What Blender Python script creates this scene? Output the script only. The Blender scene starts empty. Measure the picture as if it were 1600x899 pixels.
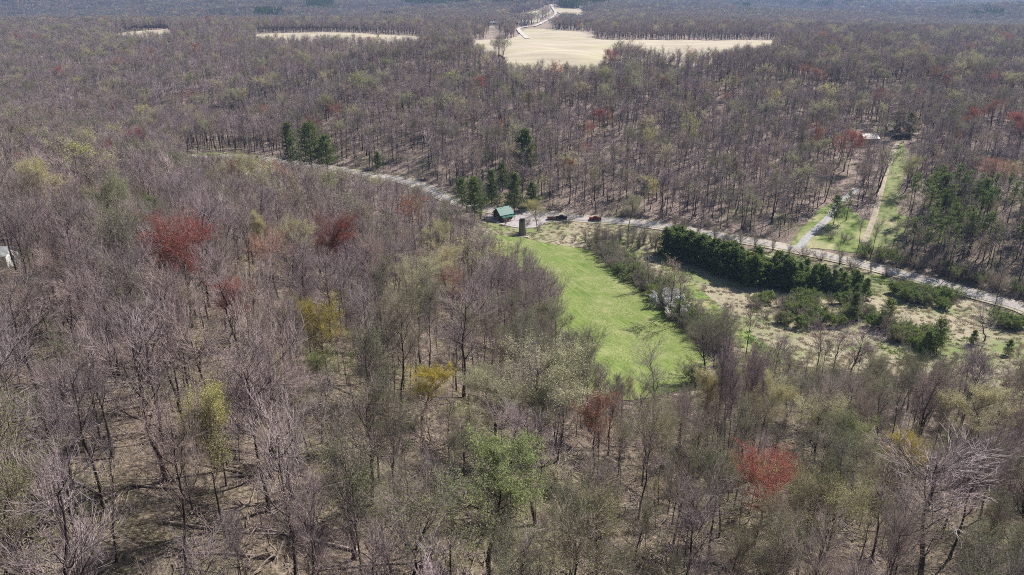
import bpy, math, random
import numpy as np
from mathutils import Vector, geometry

random.seed(7)
rng = np.random.default_rng(7)
S = bpy.context.scene
COL = S.collection

# ------------------------------------------------------------ camera, sky, sun, exposure
CAMZ = 97.0
F = 1142.0                                   # focal length in photo pixels (1600 wide)
PITCH = math.atan(453.5 / F)
cam_d = bpy.data.cameras.new("camera")
cam_d.sensor_width = 36.0
cam_d.lens = 36.0 * F / 1600.0
cam_d.clip_start = 0.5
cam_d.clip_end = 40000.0
cam = bpy.data.objects.new("camera", cam_d)
COL.objects.link(cam)
cam.location = (0, 0, CAMZ)
cam.rotation_euler = (math.pi / 2 - PITCH, 0, 0)
S.camera = cam

SUN_AZ = math.radians(50)                    # clockwise from +Y (the view direction)
SUN_EL = math.radians(46)
w = bpy.data.worlds.new("World")
S.world = w
w.use_nodes = True
nt = w.node_tree
sky = nt.nodes.new("ShaderNodeTexSky")
sky.sky_type = 'NISHITA'
sky.sun_disc = False
sky.sun_elevation = SUN_EL
sky.sun_rotation = SUN_AZ
sky.altitude = 300
sky.air_density = 1.0
sky.dust_density = 1.5
bg = nt.nodes["Background"]
bg.inputs[1].default_value = 0.065
nt.links.new(sky.outputs[0], bg.inputs[0])
sun_d = bpy.data.lights.new("sun", 'SUN')
sun_d.energy = 5.0
sun_d.angle = math.radians(0.5)
sun_d.color = (1.0, 0.955, 0.90)
sun = bpy.data.objects.new("sun", sun_d)
COL.objects.link(sun)
sd = Vector((math.sin(SUN_AZ) * math.cos(SUN_EL), math.cos(SUN_AZ) * math.cos(SUN_EL), math.sin(SUN_EL)))
sun.rotation_euler = sd.to_track_quat('Z', 'Y').to_euler()
sun.location = (100, 100, 400)
S.view_settings.view_transform = 'Standard'
S.view_settings.look = 'None'
S.view_settings.gamma = 1
S.view_settings.exposure = 0.47
S.view_settings.use_curve_mapping = False
S.cycles.max_bounces = 5
S.cycles.diffuse_bounces = 2
S.cycles.glossy_bounces = 1
S.cycles.transmission_bounces = 2
S.cycles.volume_bounces = 0
S.cycles.transparent_max_bounces = 6
S.cycles.use_denoising = False
S.cycles.sample_clamp_direct = 8
S.cycles.sample_clamp_indirect = 4
S.cycles.filter_width = 1.05
S.cycles.caustics_reflective = False
S.cycles.caustics_refractive = False
HAZE = 0.00010

# ------------------------------------------------------------ helpers
CP, SP = math.cos(PITCH), math.sin(PITCH)

def ray(px, py):
    a, b = (px - 800.0), (449.5 - py)
    return np.array([a, F * CP + b * SP, -F * SP + b * CP])

def at_z(px, py, z):
    d = ray(px, py)
    t = (z - CAMZ) / d[2]
    return (d[0] * t, d[1] * t, z)

def at_Y(px, py, Y):
    d = ray(px, py)
    t = Y / d[1]
    return (d[0] * t, Y, CAMZ + d[2] * t)

def proj(x, y, z):
    dz = z - CAMZ
    fw = y * CP - dz * SP
    up = y * SP + dz * CP
    fw = np.maximum(fw, 0.1)
    return 800 + F * x / fw, 449.5 - F * up / fw

def tag(o, label=None, cat=None, group=None, kind=None):
    if label: o['label'] = label
    if cat: o['category'] = cat
    if group: o['group'] = group
    if kind: o['kind'] = kind
    return o

def mesh_from(verts, faces, mats, name, fmat=None, smooth=False):
    me = bpy.data.meshes.new(name)
    me.from_pydata([tuple(v) for v in verts] if not isinstance(verts, np.ndarray) else verts.tolist(), [],
                   faces if isinstance(faces, list) else faces.tolist())
    for m in mats: me.materials.append(m)
    if fmat is not None:
        me.polygons.foreach_set('material_index', np.asarray(fmat, dtype=np.int32))
    if smooth:
        me.polygons.foreach_set('use_smooth', np.ones(len(me.polygons), dtype=bool))
    me.update()
    return me

def obj(name, me, parent=None):
    o = bpy.data.objects.new(name, me)
    COL.objects.link(o)
    if parent: o.parent = parent
    return o

def empty(name, loc=(0, 0, 0), rz=0.0, sc=1.0):
    o = bpy.data.objects.new(name, None)
    o.empty_display_size = 0.5
    COL.objects.link(o)
    o.location = loc
    o.rotation_euler = (0, 0, rz)
    o.scale = (sc, sc, sc)
    return o

# ------------------------------------------------------------ materials
def mat(name, rough=0.9):
    m = bpy.data.materials.new(name)
    m.use_nodes = True
    b = m.node_tree.nodes["Principled BSDF"]
    b.inputs["Roughness"].default_value = rough
    b.inputs["Specular IOR Level"].default_value = 0.25
    return m, m.node_tree, b

def ramp(nt, fac, stops):
    r = nt.nodes.new("ShaderNodeValToRGB")
    e = r.color_ramp.elements
    while len(e) < len(stops): e.new(0.5)
    for k, (p, c) in zip(range(len(stops)), stops):
        e[k].position = p
        e[k].color = (*c, 1)
    nt.links.new(fac, r.inputs[0])
    return r.outputs[0]

def pos_noise(nt, scale, detail=4, rough=0.6, src='geo', stretch=None, rot=0.0):
    if src == 'geo':
        g = nt.nodes.new("ShaderNodeNewGeometry").outputs["Position"]
    else:
        g = nt.nodes.new("ShaderNodeTexCoord").outputs["Object"]
    if stretch:
        mp = nt.nodes.new("ShaderNodeMapping")
        mp.vector_type = "TEXTURE"
        mp.inputs["Scale"].default_value = stretch
        mp.inputs["Rotation"].default_value = (0, 0, rot)
        nt.links.new(g, mp.inputs[0]); g = mp.outputs[0]
    n = nt.nodes.new("ShaderNodeTexNoise")
    n.inputs["Scale"].default_value = scale
    n.inputs["Detail"].default_value = detail
    n.inputs["Roughness"].default_value = rough
    nt.links.new(g, n.inputs["Vector"])
    return n.outputs["Fac"]

def mix(nt, fac, a, b, mode='MIX'):
    m = nt.nodes.new("ShaderNodeMix")
    m.data_type = 'RGBA'
    m.blend_type = mode
    if isinstance(fac, float): m.inputs[0].default_value = fac
    else: nt.links.new(fac, m.inputs[0])
    for s, v in ((6, a), (7, b)):
        if isinstance(v, tuple): m.inputs[s].default_value = (*v, 1)
        else: nt.links.new(v, m.inputs[s])
    return m.outputs[2]

def bump(nt, b, h, strength=0.5, dist=0.3):
    n = nt.nodes.new("ShaderNodeBump")
    n.inputs["Strength"].default_value = strength
    n.inputs["Distance"].default_value = dist
    nt.links.new(h, n.inputs["Height"])
    nt.links.new(n.outputs[0], b.inputs["Normal"])

def two_tone(name, c0, c1, scale, c2=None, scale2=0.03, rough=0.95, p=(0.38, 0.62), p2=(0.45, 0.6), bs=0.0, stretch=None, rot=0.0):
    m, n, b = mat(name, rough)
    f = pos_noise(n, scale, 5, 0.65, stretch=stretch, rot=rot)
    c = ramp(n, f, [(p[0], c0), (p[1], c1)])
    if c2:
        g = pos_noise(n, scale2, 4, 0.6)
        gf = ramp(n, g, [(p2[0], (0, 0, 0)), (p2[1], (1, 1, 1))])
        c = mix(n, gf, c, c2)
    n.links.new(c, b.inputs["Base Color"])
    if bs: bump(n, b, f, bs, 0.4)
    return m

# leaf litter of the forest floor: pinkish tan oak leaves, darker duff, patches of moss and young green
m_litter, n, b = mat("leaf_litter", 0.95)
f1 = pos_noise(n, 1.0, 8, 0.85)
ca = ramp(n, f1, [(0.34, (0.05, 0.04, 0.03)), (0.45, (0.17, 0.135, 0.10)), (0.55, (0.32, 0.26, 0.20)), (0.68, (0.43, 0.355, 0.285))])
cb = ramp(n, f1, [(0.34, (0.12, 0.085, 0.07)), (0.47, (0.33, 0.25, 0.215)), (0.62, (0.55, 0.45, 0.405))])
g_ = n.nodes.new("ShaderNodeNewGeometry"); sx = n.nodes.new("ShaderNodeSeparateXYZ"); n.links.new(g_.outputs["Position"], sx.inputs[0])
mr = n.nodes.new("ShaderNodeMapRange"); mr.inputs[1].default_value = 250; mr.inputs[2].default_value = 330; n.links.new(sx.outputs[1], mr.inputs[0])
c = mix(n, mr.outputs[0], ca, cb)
f2 = pos_noise(n, 0.045, 4, 0.6)
g2 = ramp(n, f2, [(0.50, (0, 0, 0)), (0.68, (0.75, 0.75, 0.75))])
c = mix(n, g2, c, ramp(n, f1, [(0.35, (0.06, 0.07, 0.025)), (0.5, (0.17, 0.18, 0.07)), (0.65, (0.34, 0.33, 0.17))]))
f3 = pos_noise(n, 0.08, 5, 0.6)
g3 = ramp(n, f3, [(0.62, (0, 0, 0)), (0.70, (1, 1, 1))])
c = mix(n, g3, c, (0.12, 0.19, 0.04))
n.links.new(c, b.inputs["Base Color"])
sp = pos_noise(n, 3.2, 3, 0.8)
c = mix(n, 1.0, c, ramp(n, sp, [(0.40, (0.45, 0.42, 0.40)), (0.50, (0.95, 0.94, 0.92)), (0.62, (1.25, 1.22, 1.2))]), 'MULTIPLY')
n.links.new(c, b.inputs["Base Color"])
bump(n, b, f1, 0.9, 0.5)

m_meadow, n, b = mat("meadow_grass", 0.95)
f1 = pos_noise(n, 0.8, 6, 0.75, stretch=(9.0, 0.9, 1), rot=math.radians(116))
f2 = pos_noise(n, 0.06, 5, 0.65)
f4 = pos_noise(n, 2.2, 4, 0.7)
ca = ramp(n, f1, [(0.34, (0.07, 0.125, 0.018)), (0.50, (0.135, 0.20, 0.036)), (0.68, (0.27, 0.30, 0.10))])
cb = ramp(n, f4, [(0.36, (0.075, 0.125, 0.022)), (0.50, (0.17, 0.215, 0.055)), (0.66, (0.38, 0.37, 0.17))])
c = mix(n, ramp(n, f2, [(0.36, (0, 0, 0)), (0.56, (1, 1, 1))]), ca, cb)
f5 = pos_noise(n, 0.11, 5, 0.75)
c = mix(n, ramp(n, f5, [(0.50, (0, 0, 0)), (0.66, (0.75, 0.75, 0.75))]), c, (0.30, 0.30, 0.13))
n.links.new(c, b.inputs["Base Color"])
bump(n, b, f4, 0.6, 0.25)

m_hay = two_tone("dry_grass", (0.25, 0.215, 0.14), (0.43, 0.375, 0.265), 0.8, (0.20, 0.235, 0.09), 0.05, bs=0.6, p=(0.33, 0.62), p2=(0.46, 0.64))
m_strip = two_tone("rank_green_grass", (0.09, 0.15, 0.03), (0.24, 0.29, 0.09), 0.7, (0.34, 0.30, 0.16), 0.12, bs=0.6, p2=(0.52, 0.66))
m_lawn = two_tone("lawn_grass", (0.11, 0.17, 0.035), (0.25, 0.29, 0.095), 0.35, (0.46, 0.42, 0.24), 0.06, bs=0.3, p2=(0.48, 0.66))
m_lane = two_tone("lane_grass", (0.13, 0.17, 0.05), (0.29, 0.31, 0.13), 0.3, (0.50, 0.42, 0.28), 0.05, bs=0.3, p2=(0.55, 0.7))
m_track = two_tone("bare_earth_track", (0.34, 0.28, 0.21), (0.50, 0.43, 0.33), 0.6)
m_field, n, b = mat("stubble_field", 0.95)
f1 = pos_noise(n, 0.05, 6, 0.6, stretch=(3.0, 0.6, 1), rot=math.radians(8))
f2 = pos_noise(n, 0.008, 4, 0.6)
c = ramp(n, f1, [(0.30, (0.38, 0.32, 0.225)), (0.68, (0.58, 0.505, 0.385))])
c = mix(n, ramp(n, f2, [(0.50, (0, 0, 0)), (0.70, (0.6, 0.6, 0.6))]), c, (0.40, 0.40, 0.17))
n.links.new(c, b.inputs["Base Color"])
m_gravel = two_tone("gravel", (0.36, 0.32, 0.31), (0.52, 0.47, 0.46), 1.2, (0.30, 0.27, 0.26), 0.2, p2=(0.5, 0.8))
m_shoulder = two_tone("gravel_shoulder", (0.36, 0.31, 0.25), (0.58, 0.51, 0.42), 0.5, (0.34, 0.32, 0.18), 0.12)
m_asphalt = two_tone("worn_asphalt", (0.33, 0.305, 0.28), (0.43, 0.395, 0.365), 0.8, (0.48, 0.43, 0.375), 0.2)
m_paleroad = two_tone("pale_gravel_road", (0.48, 0.44, 0.38), (0.62, 0.57, 0.50), 0.1)
m_drive = two_tone("grey_drive", (0.34, 0.33, 0.33), (0.46, 0.45, 0.44), 0.8)

def bark_mat(name, c0, c1, rnd=True, scale=3.0):
    m, n, b = mat(name, 0.95)
    tc = n.nodes.new("ShaderNodeTexCoord")
    mp = n.nodes.new("ShaderNodeMapping"); mp.inputs["Scale"].default_value = (1, 1, 0.25)
    n.links.new(tc.outputs["Object"], mp.inputs[0])
    no = n.nodes.new("ShaderNodeTexNoise"); no.inputs["Scale"].default_value = scale; no.inputs["Detail"].default_value = 4
    n.links.new(mp.outputs[0], no.inputs["Vector"])
    c = ramp(n, no.outputs["Fac"], [(0.35, c0), (0.65, c1)])
    if rnd:
        oi = n.nodes.new("ShaderNodeObjectInfo")
        t = ramp(n, oi.outputs["Random"], [(0.0, (0.66, 0.58, 0.63)), (0.2, (0.97, 0.86, 0.87)), (0.4, (0.82, 0.78, 0.82)), (0.55, (1.0, 0.88, 0.97)), (0.7, (1.10, 1.02, 0.92)), (0.85, (1.0, 0.88, 0.85)), (1.0, (1.45, 1.36, 1.38))])
        c = mix(n, 1.0, c, t, 'MULTIPLY')
    n.links.new(c, b.inputs["Base Color"])
    return m

m_bark = bark_mat("grey_brown_bark", (0.035, 0.029, 0.026), (0.085, 0.073, 0.068))
m_twig = bark_mat("bare_twigs", (0.31, 0.27, 0.26), (0.52, 0.46, 0.445), scale=1.0)
m_pinebark = bark_mat("pine_bark", (0.055, 0.042, 0.035), (0.12, 0.09, 0.075))
m_deadwood = bark_mat("weathered_deadwood", (0.16, 0.14, 0.12), (0.36, 0.33, 0.30))

def leaf_mat(name, c0, c1, trans=0.35):
    m, n, b = mat(name, 0.7)
    oi = n.nodes.new("ShaderNodeObjectInfo")
    f = pos_noise(n, 0.9, 3, 0.6)
    c = ramp(n, f, [(0.36, c0), (0.64, c1)])
    t = ramp(n, oi.outputs["Random"], [(0.0, (0.78, 0.82, 0.8)), (0.5, (1, 1, 1)), (1.0, (1.2, 1.12, 1.0))])
    c = mix(n, 1.0, c, t, 'MULTIPLY')
    n.links.new(c, b.inputs["Base Color"])
    tr = n.nodes.new("ShaderNodeBsdfTranslucent")
    n.links.new(c, tr.inputs[0])
    ms = n.nodes.new("ShaderNodeMixShader"); ms.inputs[0].default_value = trans
    out = n.nodes["Material Output"]
    n.links.new(b.outputs[0], ms.inputs[1]); n.links.new(tr.outputs[0], ms.inputs[2])
    n.links.new(ms.outputs[0], out.inputs[0])
    return m

LEAF = {
    'bare': leaf_mat("grey_twig_sprays", (0.20, 0.17, 0.175), (0.34, 0.30, 0.30), 0.2),
    'olive': leaf_mat("olive_buds", (0.15, 0.165, 0.075), (0.27, 0.285, 0.14)),
    'tan': leaf_mat("tan_buds", (0.26, 0.215, 0.15), (0.38, 0.32, 0.235)),
    'pale': leaf_mat("pale_cream_buds", (0.36, 0.36, 0.19), (0.55, 0.53, 0.33)),
    'yellow': leaf_mat("yellow_green_leaves", (0.40, 0.41, 0.14), (0.62, 0.60, 0.27)),
    'green': leaf_mat("fresh_green_leaves", (0.20, 0.255, 0.085), (0.35, 0.40, 0.17)),
    'gold': leaf_mat("golden_leaves", (0.42, 0.33, 0.04), (0.62, 0.50, 0.10)),
    'red': leaf_mat("red_flowers", (0.27, 0.075, 0.055), (0.42, 0.15, 0.11)),
    'orange': leaf_mat("rust_buds", (0.33, 0.12, 0.06), (0.50, 0.23, 0.13)),
    'white': leaf_mat("white_blossom", (0.62, 0.62, 0.62), (0.82, 0.82, 0.82), 0.2),
    'bush': leaf_mat("bush_leaves", (0.14, 0.20, 0.045), (0.30, 0.38, 0.11)),
}
m_needle = leaf_mat("pine_needles", (0.07, 0.115, 0.02), (0.235, 0.31, 0.06), 0.36)
m_needle2 = leaf_mat("bright_pine_needles", (0.09, 0.135, 0.035), (0.24, 0.29, 0.075), 0.25)

# ------------------------------------------------------------ terrain
ctl = []
for px, py, z in [
    (0,899,50),(250,899,47),(500,899,42),(750,899,36),(960,870,28),(1200,880,28),(1450,880,30),(1600,880,32),
    (275,750,48),(0,700,50),(500,750,44),(725,620,34),(800,720,36),(1000,760,24),(1180,690,16),(1400,720,18),(1600,720,18),
    (0,550,47),(150,560,46),(317,505,41),(500,560,40),(600,500,31),(700,540,28),(850,620,12),(800,520,12),(760,450,8),
    (95,330,36),(200,400,40),(0,400,42),(460,357,22),(350,330,23),(600,400,17),(680,380,7),(560,330,10),(650,330,4),
    (350,243,5),(480,262,4),(600,280,2),(700,318,1),(800,338,0),(950,345,0),(1100,366,0),(1250,392,0),(1400,428,-1),(1600,482,-2),
    (820,380,0.5),(900,420,0.5),(1000,480,0),(950,560,1),(1080,570,1),(890,500,2),(1120,610,4),
    (1250,540,0),(1400,560,0),(1550,560,0),(1480,600,4),(1250,600,6),(1600,620,8),(1100,430,0),(1200,490,0),(1350,470,0),(780,350,0.2)]:
    ctl.append(at_z(px, py, z))
for px, py, Y in [
    (700,290,362),(850,310,345),(1000,325,335),(1150,345,318),(700,240,410),(900,240,405),(1100,240,400),(700,220,432),(900,220,430),
    (700,190,475),(900,190,470),(1100,190,465),(500,190,520),(850,150,525),(1000,150,520),(1200,150,525),(600,150,560),
    (850,130,565),(1000,130,560),(870,110,620),(1000,100,670),(1200,100,720),(700,100,700),(870,90,720),
    (300,190,570),(100,190,590),(300,140,690),(100,140,700),(500,140,610),(300,100,850),(100,100,880),(500,100,780),(300,75,990),(520,70,1000),(100,75,1050),
    (520,55,1145),(650,62,1080),(230,52,1200),(0,60,1200),(870,60,1052),(1100,64,1030),(740,64,1040),(900,50,1260),
    (1405,215,430),(1550,200,440),(1550,300,322),(1550,400,262),(1400,330,318),(1300,280,372),(1550,150,560),(1400,150,545),(1550,100,800),(1400,100,780),
    (1550,60,1200),(1300,66,1050),(1550,35,2200),(1250,40,1700),
    (850,35,1700),(860,12,2600),(920,14,2500),(800,24,2150),(700,30,1950),(560,22,2300),(650,8,3000),(1100,30,1950),(1050,12,3000),(1400,13,3400),(1200,12,3400),
    (200,42,1480),(0,42,1500),(200,40,2400),(0,40,2400),(200,25,2650),(0,25,2650),(400,28,2300),(400,18,2600),(200,10,2900),(200,-18,3400),(0,-20,3400),(420,-4,3300),(420,12,2800),(1600,14,3500)]:
    ctl.append(at_Y(px, py, Y))
ctl += [(-900, 1950, -5), (-1500, 1950, 0), (-450, 1900, 18), (700, 1650, 24), (1300, 1900, 15), (600, 2250, 54), (1500, 2500, 55), (1000, 2900, 32), (1900, 3000, 45), (-380, 520, 5), (-620, 560, 8), (-900, 600, 14), (-330, 360, 30), (-500, 420, 26), (-200, 30, 50), (0, -60, 48), (250, -60, 40), (-300, -100, 50),
        (200, 100, 26), (350, 150, 22), (330, 215, 2), (420, 190, -2), (700, 120, 0), (500, 300, 20), (700, 420, 30), (-330, 200, 46), (-330, 120, 50),
        (-1500, 900, 40), (1200, 700, 38), (1500, 1300, 40), (-2500, 0, 60), (2500, 0, 60), (0, -2500, 60),
        (-6000, 6000, 110), (-3500, 5500, 120), (0, 6000, 80), (2500, 6000, 68), (6000, 6000, 70), (-9000, 14000, 130), (0, 14000, 82), (9000, 14000, 70),
        (-9000, 0, 70), (9000, 0, 70)]
ctl = np.array(ctl, float)

def tps_fit(P):
    X = P[:, :2] / 1000.0
    n = len(X)
    d = np.linalg.norm(X[:, None] - X[None], axis=2)
    K = d                      # linear (biharmonic 3-d) kernel: tame between far points
    A = np.zeros((n + 3, n + 3))
    A[:n, :n] = K - np.eye(n) * 0.002
    A[:n, n] = 1; A[:n, n + 1:] = X
    A[n, :n] = 1; A[n + 1:, :n] = X.T
    return X, np.linalg.solve(A, np.r_[P[:, 2], 0, 0, 0])
_X, _W = tps_fit(ctl)

def waves(x, y, wl, n, seed):
    r = np.random.default_rng(seed)
    out = np.zeros_like(x)
    for k in range(n):
        a = r.uniform(0, 2 * math.pi); L = wl * r.uniform(0.6, 1.6)
        out += np.sin((x * math.cos(a) + y * math.sin(a)) * 2 * math.pi / L + r.uniform(0, 6.28) + 1.3 * np.sin((x * math.sin(a) - y * math.cos(a)) * 2 * math.pi / (L * 2.1)))
    return out / math.sqrt(n)

def height_raw(x, y):
    out = np.empty(x.size)
    xf, yf = x.ravel() / 1000, y.ravel() / 1000
    for s in range(0, x.size, 20000):
        d = np.sqrt((xf[s:s + 20000, None] - _X[None, :, 0]) ** 2 + (yf[s:s + 20000, None] - _X[None, :, 1]) ** 2 + 0.015 ** 2)
        out[s:s + 20000] = d @ _W[:-3] + _W[-3] + xf[s:s + 20000] * _W[-2] + yf[s:s + 20000] * _W[-1]
    out = out.reshape(x.shape)
    far = np.clip((y - 1300) / 1500, 0, 1) + np.clip((np.abs(x) - 1400) / 2000, 0, 1)
    out += np.clip(far, 0, 1) * (waves(x, y, 1300, 6, 3) * 13 + waves(x, y, 500, 5, 4) * 6)
    hill = np.clip((out - 6) / 10, 0, 1)
    back = np.clip((y - 400) / 80, 0, 1) * np.clip((930 - y) / 120, 0, 1) * np.clip(1 - (x > 90) * (x < 330) * np.clip((520 - y) / 60, 0, 1), 0, 1)
    out += back * (waves(x, y, 210, 5, 15) * 5.0 + waves(x, y, 110, 5, 16) * 2.5)
    out += hill * (waves(x, y, 60, 6, 5) * 0.5) + waves(x, y, 17, 6, 6) * 0.10
    return out

def spaced(lo, hi, step, far, growth):
    c = list(np.arange(lo, hi + 0.1, step))
    s = step
    while c[-1] < far[1]:
        s *= growth; c.append(c[-1] + s)
    s = step; left = []
    v = lo
    while v > far[0]:
        s *= growth; v -= s; left.append(v)
    return np.array(left[::-1] + c)
gx = spaced(-360, 380, 3.5, (-9000, 9000), 1.055)
gy = spaced(10, 720, 3.5, (-2500, 16000), 1.045)
GX, GY = np.meshgrid(gx, gy)
GZ = height_raw(GX, GY)

def H(x, y):
    x = np.atleast_1d(np.asarray(x, float)); y = np.atleast_1d(np.asarray(y, float))
    i = np.clip(np.searchsorted(gx, x) - 1, 0, len(gx) - 2)
    j = np.clip(np.searchsorted(gy, y) - 1, 0, len(gy) - 2)
    u = (x - gx[i]) / (gx[i + 1] - gx[i]); v = (y - gy[j]) / (gy[j + 1] - gy[j])
    z00, z10, z01, z11 = GZ[j, i], GZ[j, i + 1], GZ[j + 1, i], GZ[j + 1, i + 1]
    lower = u + v <= 1
    return np.where(lower, z00 + u * (z10 - z00) + v * (z01 - z00), z11 + (1 - u) * (z01 - z11) + (1 - v) * (z10 - z11))

def H1(x, y): return float(H(x, y)[0])

_ts = np.concatenate([np.arange(20, 800, 2.0), np.geomspace(800, 15000, 900)])
def hit(px, py):
    d = ray(px, py)
    X = d[0] / d[1] * _ts; Z = CAMZ + d[2] / d[1] * _ts
    g = Z - H(X, _ts)
    k = np.nonzero(g < 0)[0]
    if len(k) == 0:
        return (X[-1], _ts[-1])
    k = k[0]
    if k == 0: return (X[0], _ts[0])
    t = _ts[k - 1] + (_ts[k] - _ts[k - 1]) * g[k - 1] / (g[k - 1] - g[k])
    return (d[0] / d[1] * t, t)

ny, nx = GX.shape
verts = np.stack([GX.ravel(), GY.ravel(), GZ.ravel()], 1)
idx = np.arange(nx * ny).reshape(ny, nx)
a, b_, c_, d_ = idx[:-1, :-1].ravel(), idx[:-1, 1:].ravel(), idx[1:, :-1].ravel(), idx[1:, 1:].ravel()
faces = np.concatenate([np.stack([a, b_, c_], 1), np.stack([b_, d_, c_], 1)])
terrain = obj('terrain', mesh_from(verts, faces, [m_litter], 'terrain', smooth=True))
terrain['kind'] = 'structure'

def smooth_poly(pts, n=6, closed=True):
    out = []
    m = len(pts)
    rngk = range(m) if closed else range(m - 1)
    for i in rngk:
        if closed:
            p0, p1, p2, p3 = (pts[(i + k) % m] for k in (-1, 0, 1, 2))
        else:
            p0, p1, p2, p3 = pts[max(i - 1, 0)], pts[i], pts[i + 1], pts[min(i + 2, m - 1)]
        for k in range(n):
            t = k / n
            out.append(tuple(0.5 * ((2 * p1[j]) + (-p0[j] + p2[j]) * t + (2 * p0[j] - 5 * p1[j] + 4 * p2[j] - p3[j]) * t * t + (-p0[j] + 3 * p1[j] - 3 * p2[j] + p3[j]) * t ** 3) for j in (0, 1)))
    if not closed: out.append(tuple(pts[-1]))
    return out

def inside(poly, x, y):
    p = np.array(poly); x = np.asarray(x, float); y = np.asarray(y, float)
    r = np.zeros(x.shape, bool)
    x1, y1 = p[:, 0], p[:, 1]; x2, y2 = np.roll(x1, -1), np.roll(y1, -1)
    for a0, b0, a1, b1 in zip(x1, y1, x2, y2):
        if b0 == b1: continue
        c = ((b0 > y) != (b1 > y)) & (x < (a1 - a0) * (y - b0) / (b1 - b0) + a0)
        r ^= c
    return r

clearings = []
def sheet(name, pix, m, off, step, jag=0.0, world=None, clear=True, sm=5):
    P = world if world is not None else [hit(*p) for p in pix]
    if clear: clearings.append(list(P))
    poly = smooth_poly(P, sm)
    if jag:
        poly = [(x + random.gauss(0, jag), y + random.gauss(0, jag)) for x, y in poly]
    A = np.array(poly)
    xs = np.arange(A[:, 0].min(), A[:, 0].max(), step); ys = np.arange(A[:, 1].min(), A[:, 1].max(), step)
    gxx, gyy = np.meshgrid(xs, ys); gxx = gxx.ravel() + 0.01; gyy = gyy.ravel() + 0.013
    k = inside(poly, gxx, gyy)
    pts = [Vector(p) for p in poly] + [Vector((float(u), float(v))) for u, v in zip(gxx[k], gyy[k])]
    nb = len(poly)
    vo, eo, fo, *_ = geometry.delaunay_2d_cdt(pts, [(i, (i + 1) % nb) for i in range(nb)], [list(range(nb))], 2, 1e-4)
    if not fo: vo, eo, fo, *_ = geometry.delaunay_2d_cdt(pts, [], [list(range(nb))], 1, 1e-4)
    V = np.array([(v.x, v.y) for v in vo])
    z = H(V[:, 0], V[:, 1]) + off
    o = obj(name, mesh_from(np.c_[V, z], [list(f) for f in fo], [m], name, smooth=True))
    o['kind'] = 'structure'
    return o

roads = []
def strip(name, pix, width, m, off, step=3.0, world=None, avoid=True, w2=None):
    P = world if world is not None else [hit(*p) for p in pix]
    c = np.array(smooth_poly(P, 14, closed=False))
    seg = np.r_[0, np.cumsum(np.linalg.norm(np.diff(c, axis=0), axis=1))]
    n = max(3, int(seg[-1] / step))
    s = np.linspace(0, seg[-1], n)
    x = np.interp(s, seg, c[:, 0]); y = np.interp(s, seg, c[:, 1])
    for _ in range(4):
        x[1:-1] = (x[:-2] + 2 * x[1:-1] + x[2:]) / 4; y[1:-1] = (y[:-2] + 2 * y[1:-1] + y[2:]) / 4
    tx, ty = np.gradient(x), np.gradient(y); L = np.hypot(tx, ty); nx_, ny_ = -ty / L, tx / L
    W = np.linspace(width, w2 or width, n)
    k = 7
    vs = []
    for q in range(k):
        u = (q / (k - 1) - 0.5) * W
        X, Y = x + nx_ * u, y + ny_ * u
        vs.append(np.stack([X, Y, H(X, Y) + off], 1))
    V = np.stack(vs, 1).reshape(-1, 3)
    f = [[i * k + q, i * k + q + 1, (i + 1) * k + q + 1, (i + 1) * k + q] for i in range(n - 1) for q in range(k - 1)]
    o = obj(name, mesh_from(V, f, [m], name, smooth=True))
    o['kind'] = 'structure'
    if avoid: roads.append((np.stack([x, y], 1), width / 2 + 2.5))
    return np.stack([x, y], 1)

# pasture on the valley floor, the mown meadow, strips, lawns
sheet('pasture', [(745,350),(800,345),(860,343),(930,349),(1010,358),(1090,374),(1180,391),(1260,404),(1340,420),(1420,444),(1510,470),(1640,508),
                  (1700,560),(1640,612),(1540,604),(1430,590),(1340,583),(1250,572),(1190,560),(1130,540),(1060,490),(1000,440),(940,400),(880,385),(800,372),(740,366)],
      m_hay, 0.08, 3.0, 0.5)
sheet('meadow', [(735,366),(812,371),(850,380),(905,388),(945,402),(985,432),(1020,468),(1060,510),(1095,545),(1108,575),(1070,606),(985,626),(905,612),
                 (868,575),(868,530),(862,480),(838,440),(800,410),(752,385)], m_meadow, 0.2, 3.0, 0.35)
sheet('grass_strip', [(1040,404),(1070,430),(1100,455),(1135,490),(1185,530),(1240,560),(1225,568),(1165,545),(1115,510),(1075,470),(1035,425)], m_strip, 0.16, 2.5, 0.4)
sheet('lawn', [(1234,386),(1250,362),(1275,332),(1300,318),(1330,325),(1350,345),(1405,335),(1418,352),(1400,378),(1370,392),(1320,394),(1270,388)], m_lawn, 0.15, 3.0, 0.3)
sheet('grassy_lane', [(1345,385),(1366,340),(1374,310),(1383,275),(1392,245),(1400,228),(1410,222),(1415,240),(1412,275),(1405,310),(1400,340),(1398,380)], m_lane, 0.22, 3.0, 0.3)
sheet('roadside_verge', [(290,246),(330,238),(400,243),(470,252),(560,266),(600,272),(600,284),(520,276),(420,262),(330,256)], m_lane, 0.1, 4.0, 0.4)
sheet('gravel_lot', [(760,338),(790,334),(830,333),(856,333),(880,340),(850,350),(838,356),(810,357),(786,352),(768,347)], m_gravel, 0.3, 3.0, 0.2)
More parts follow.
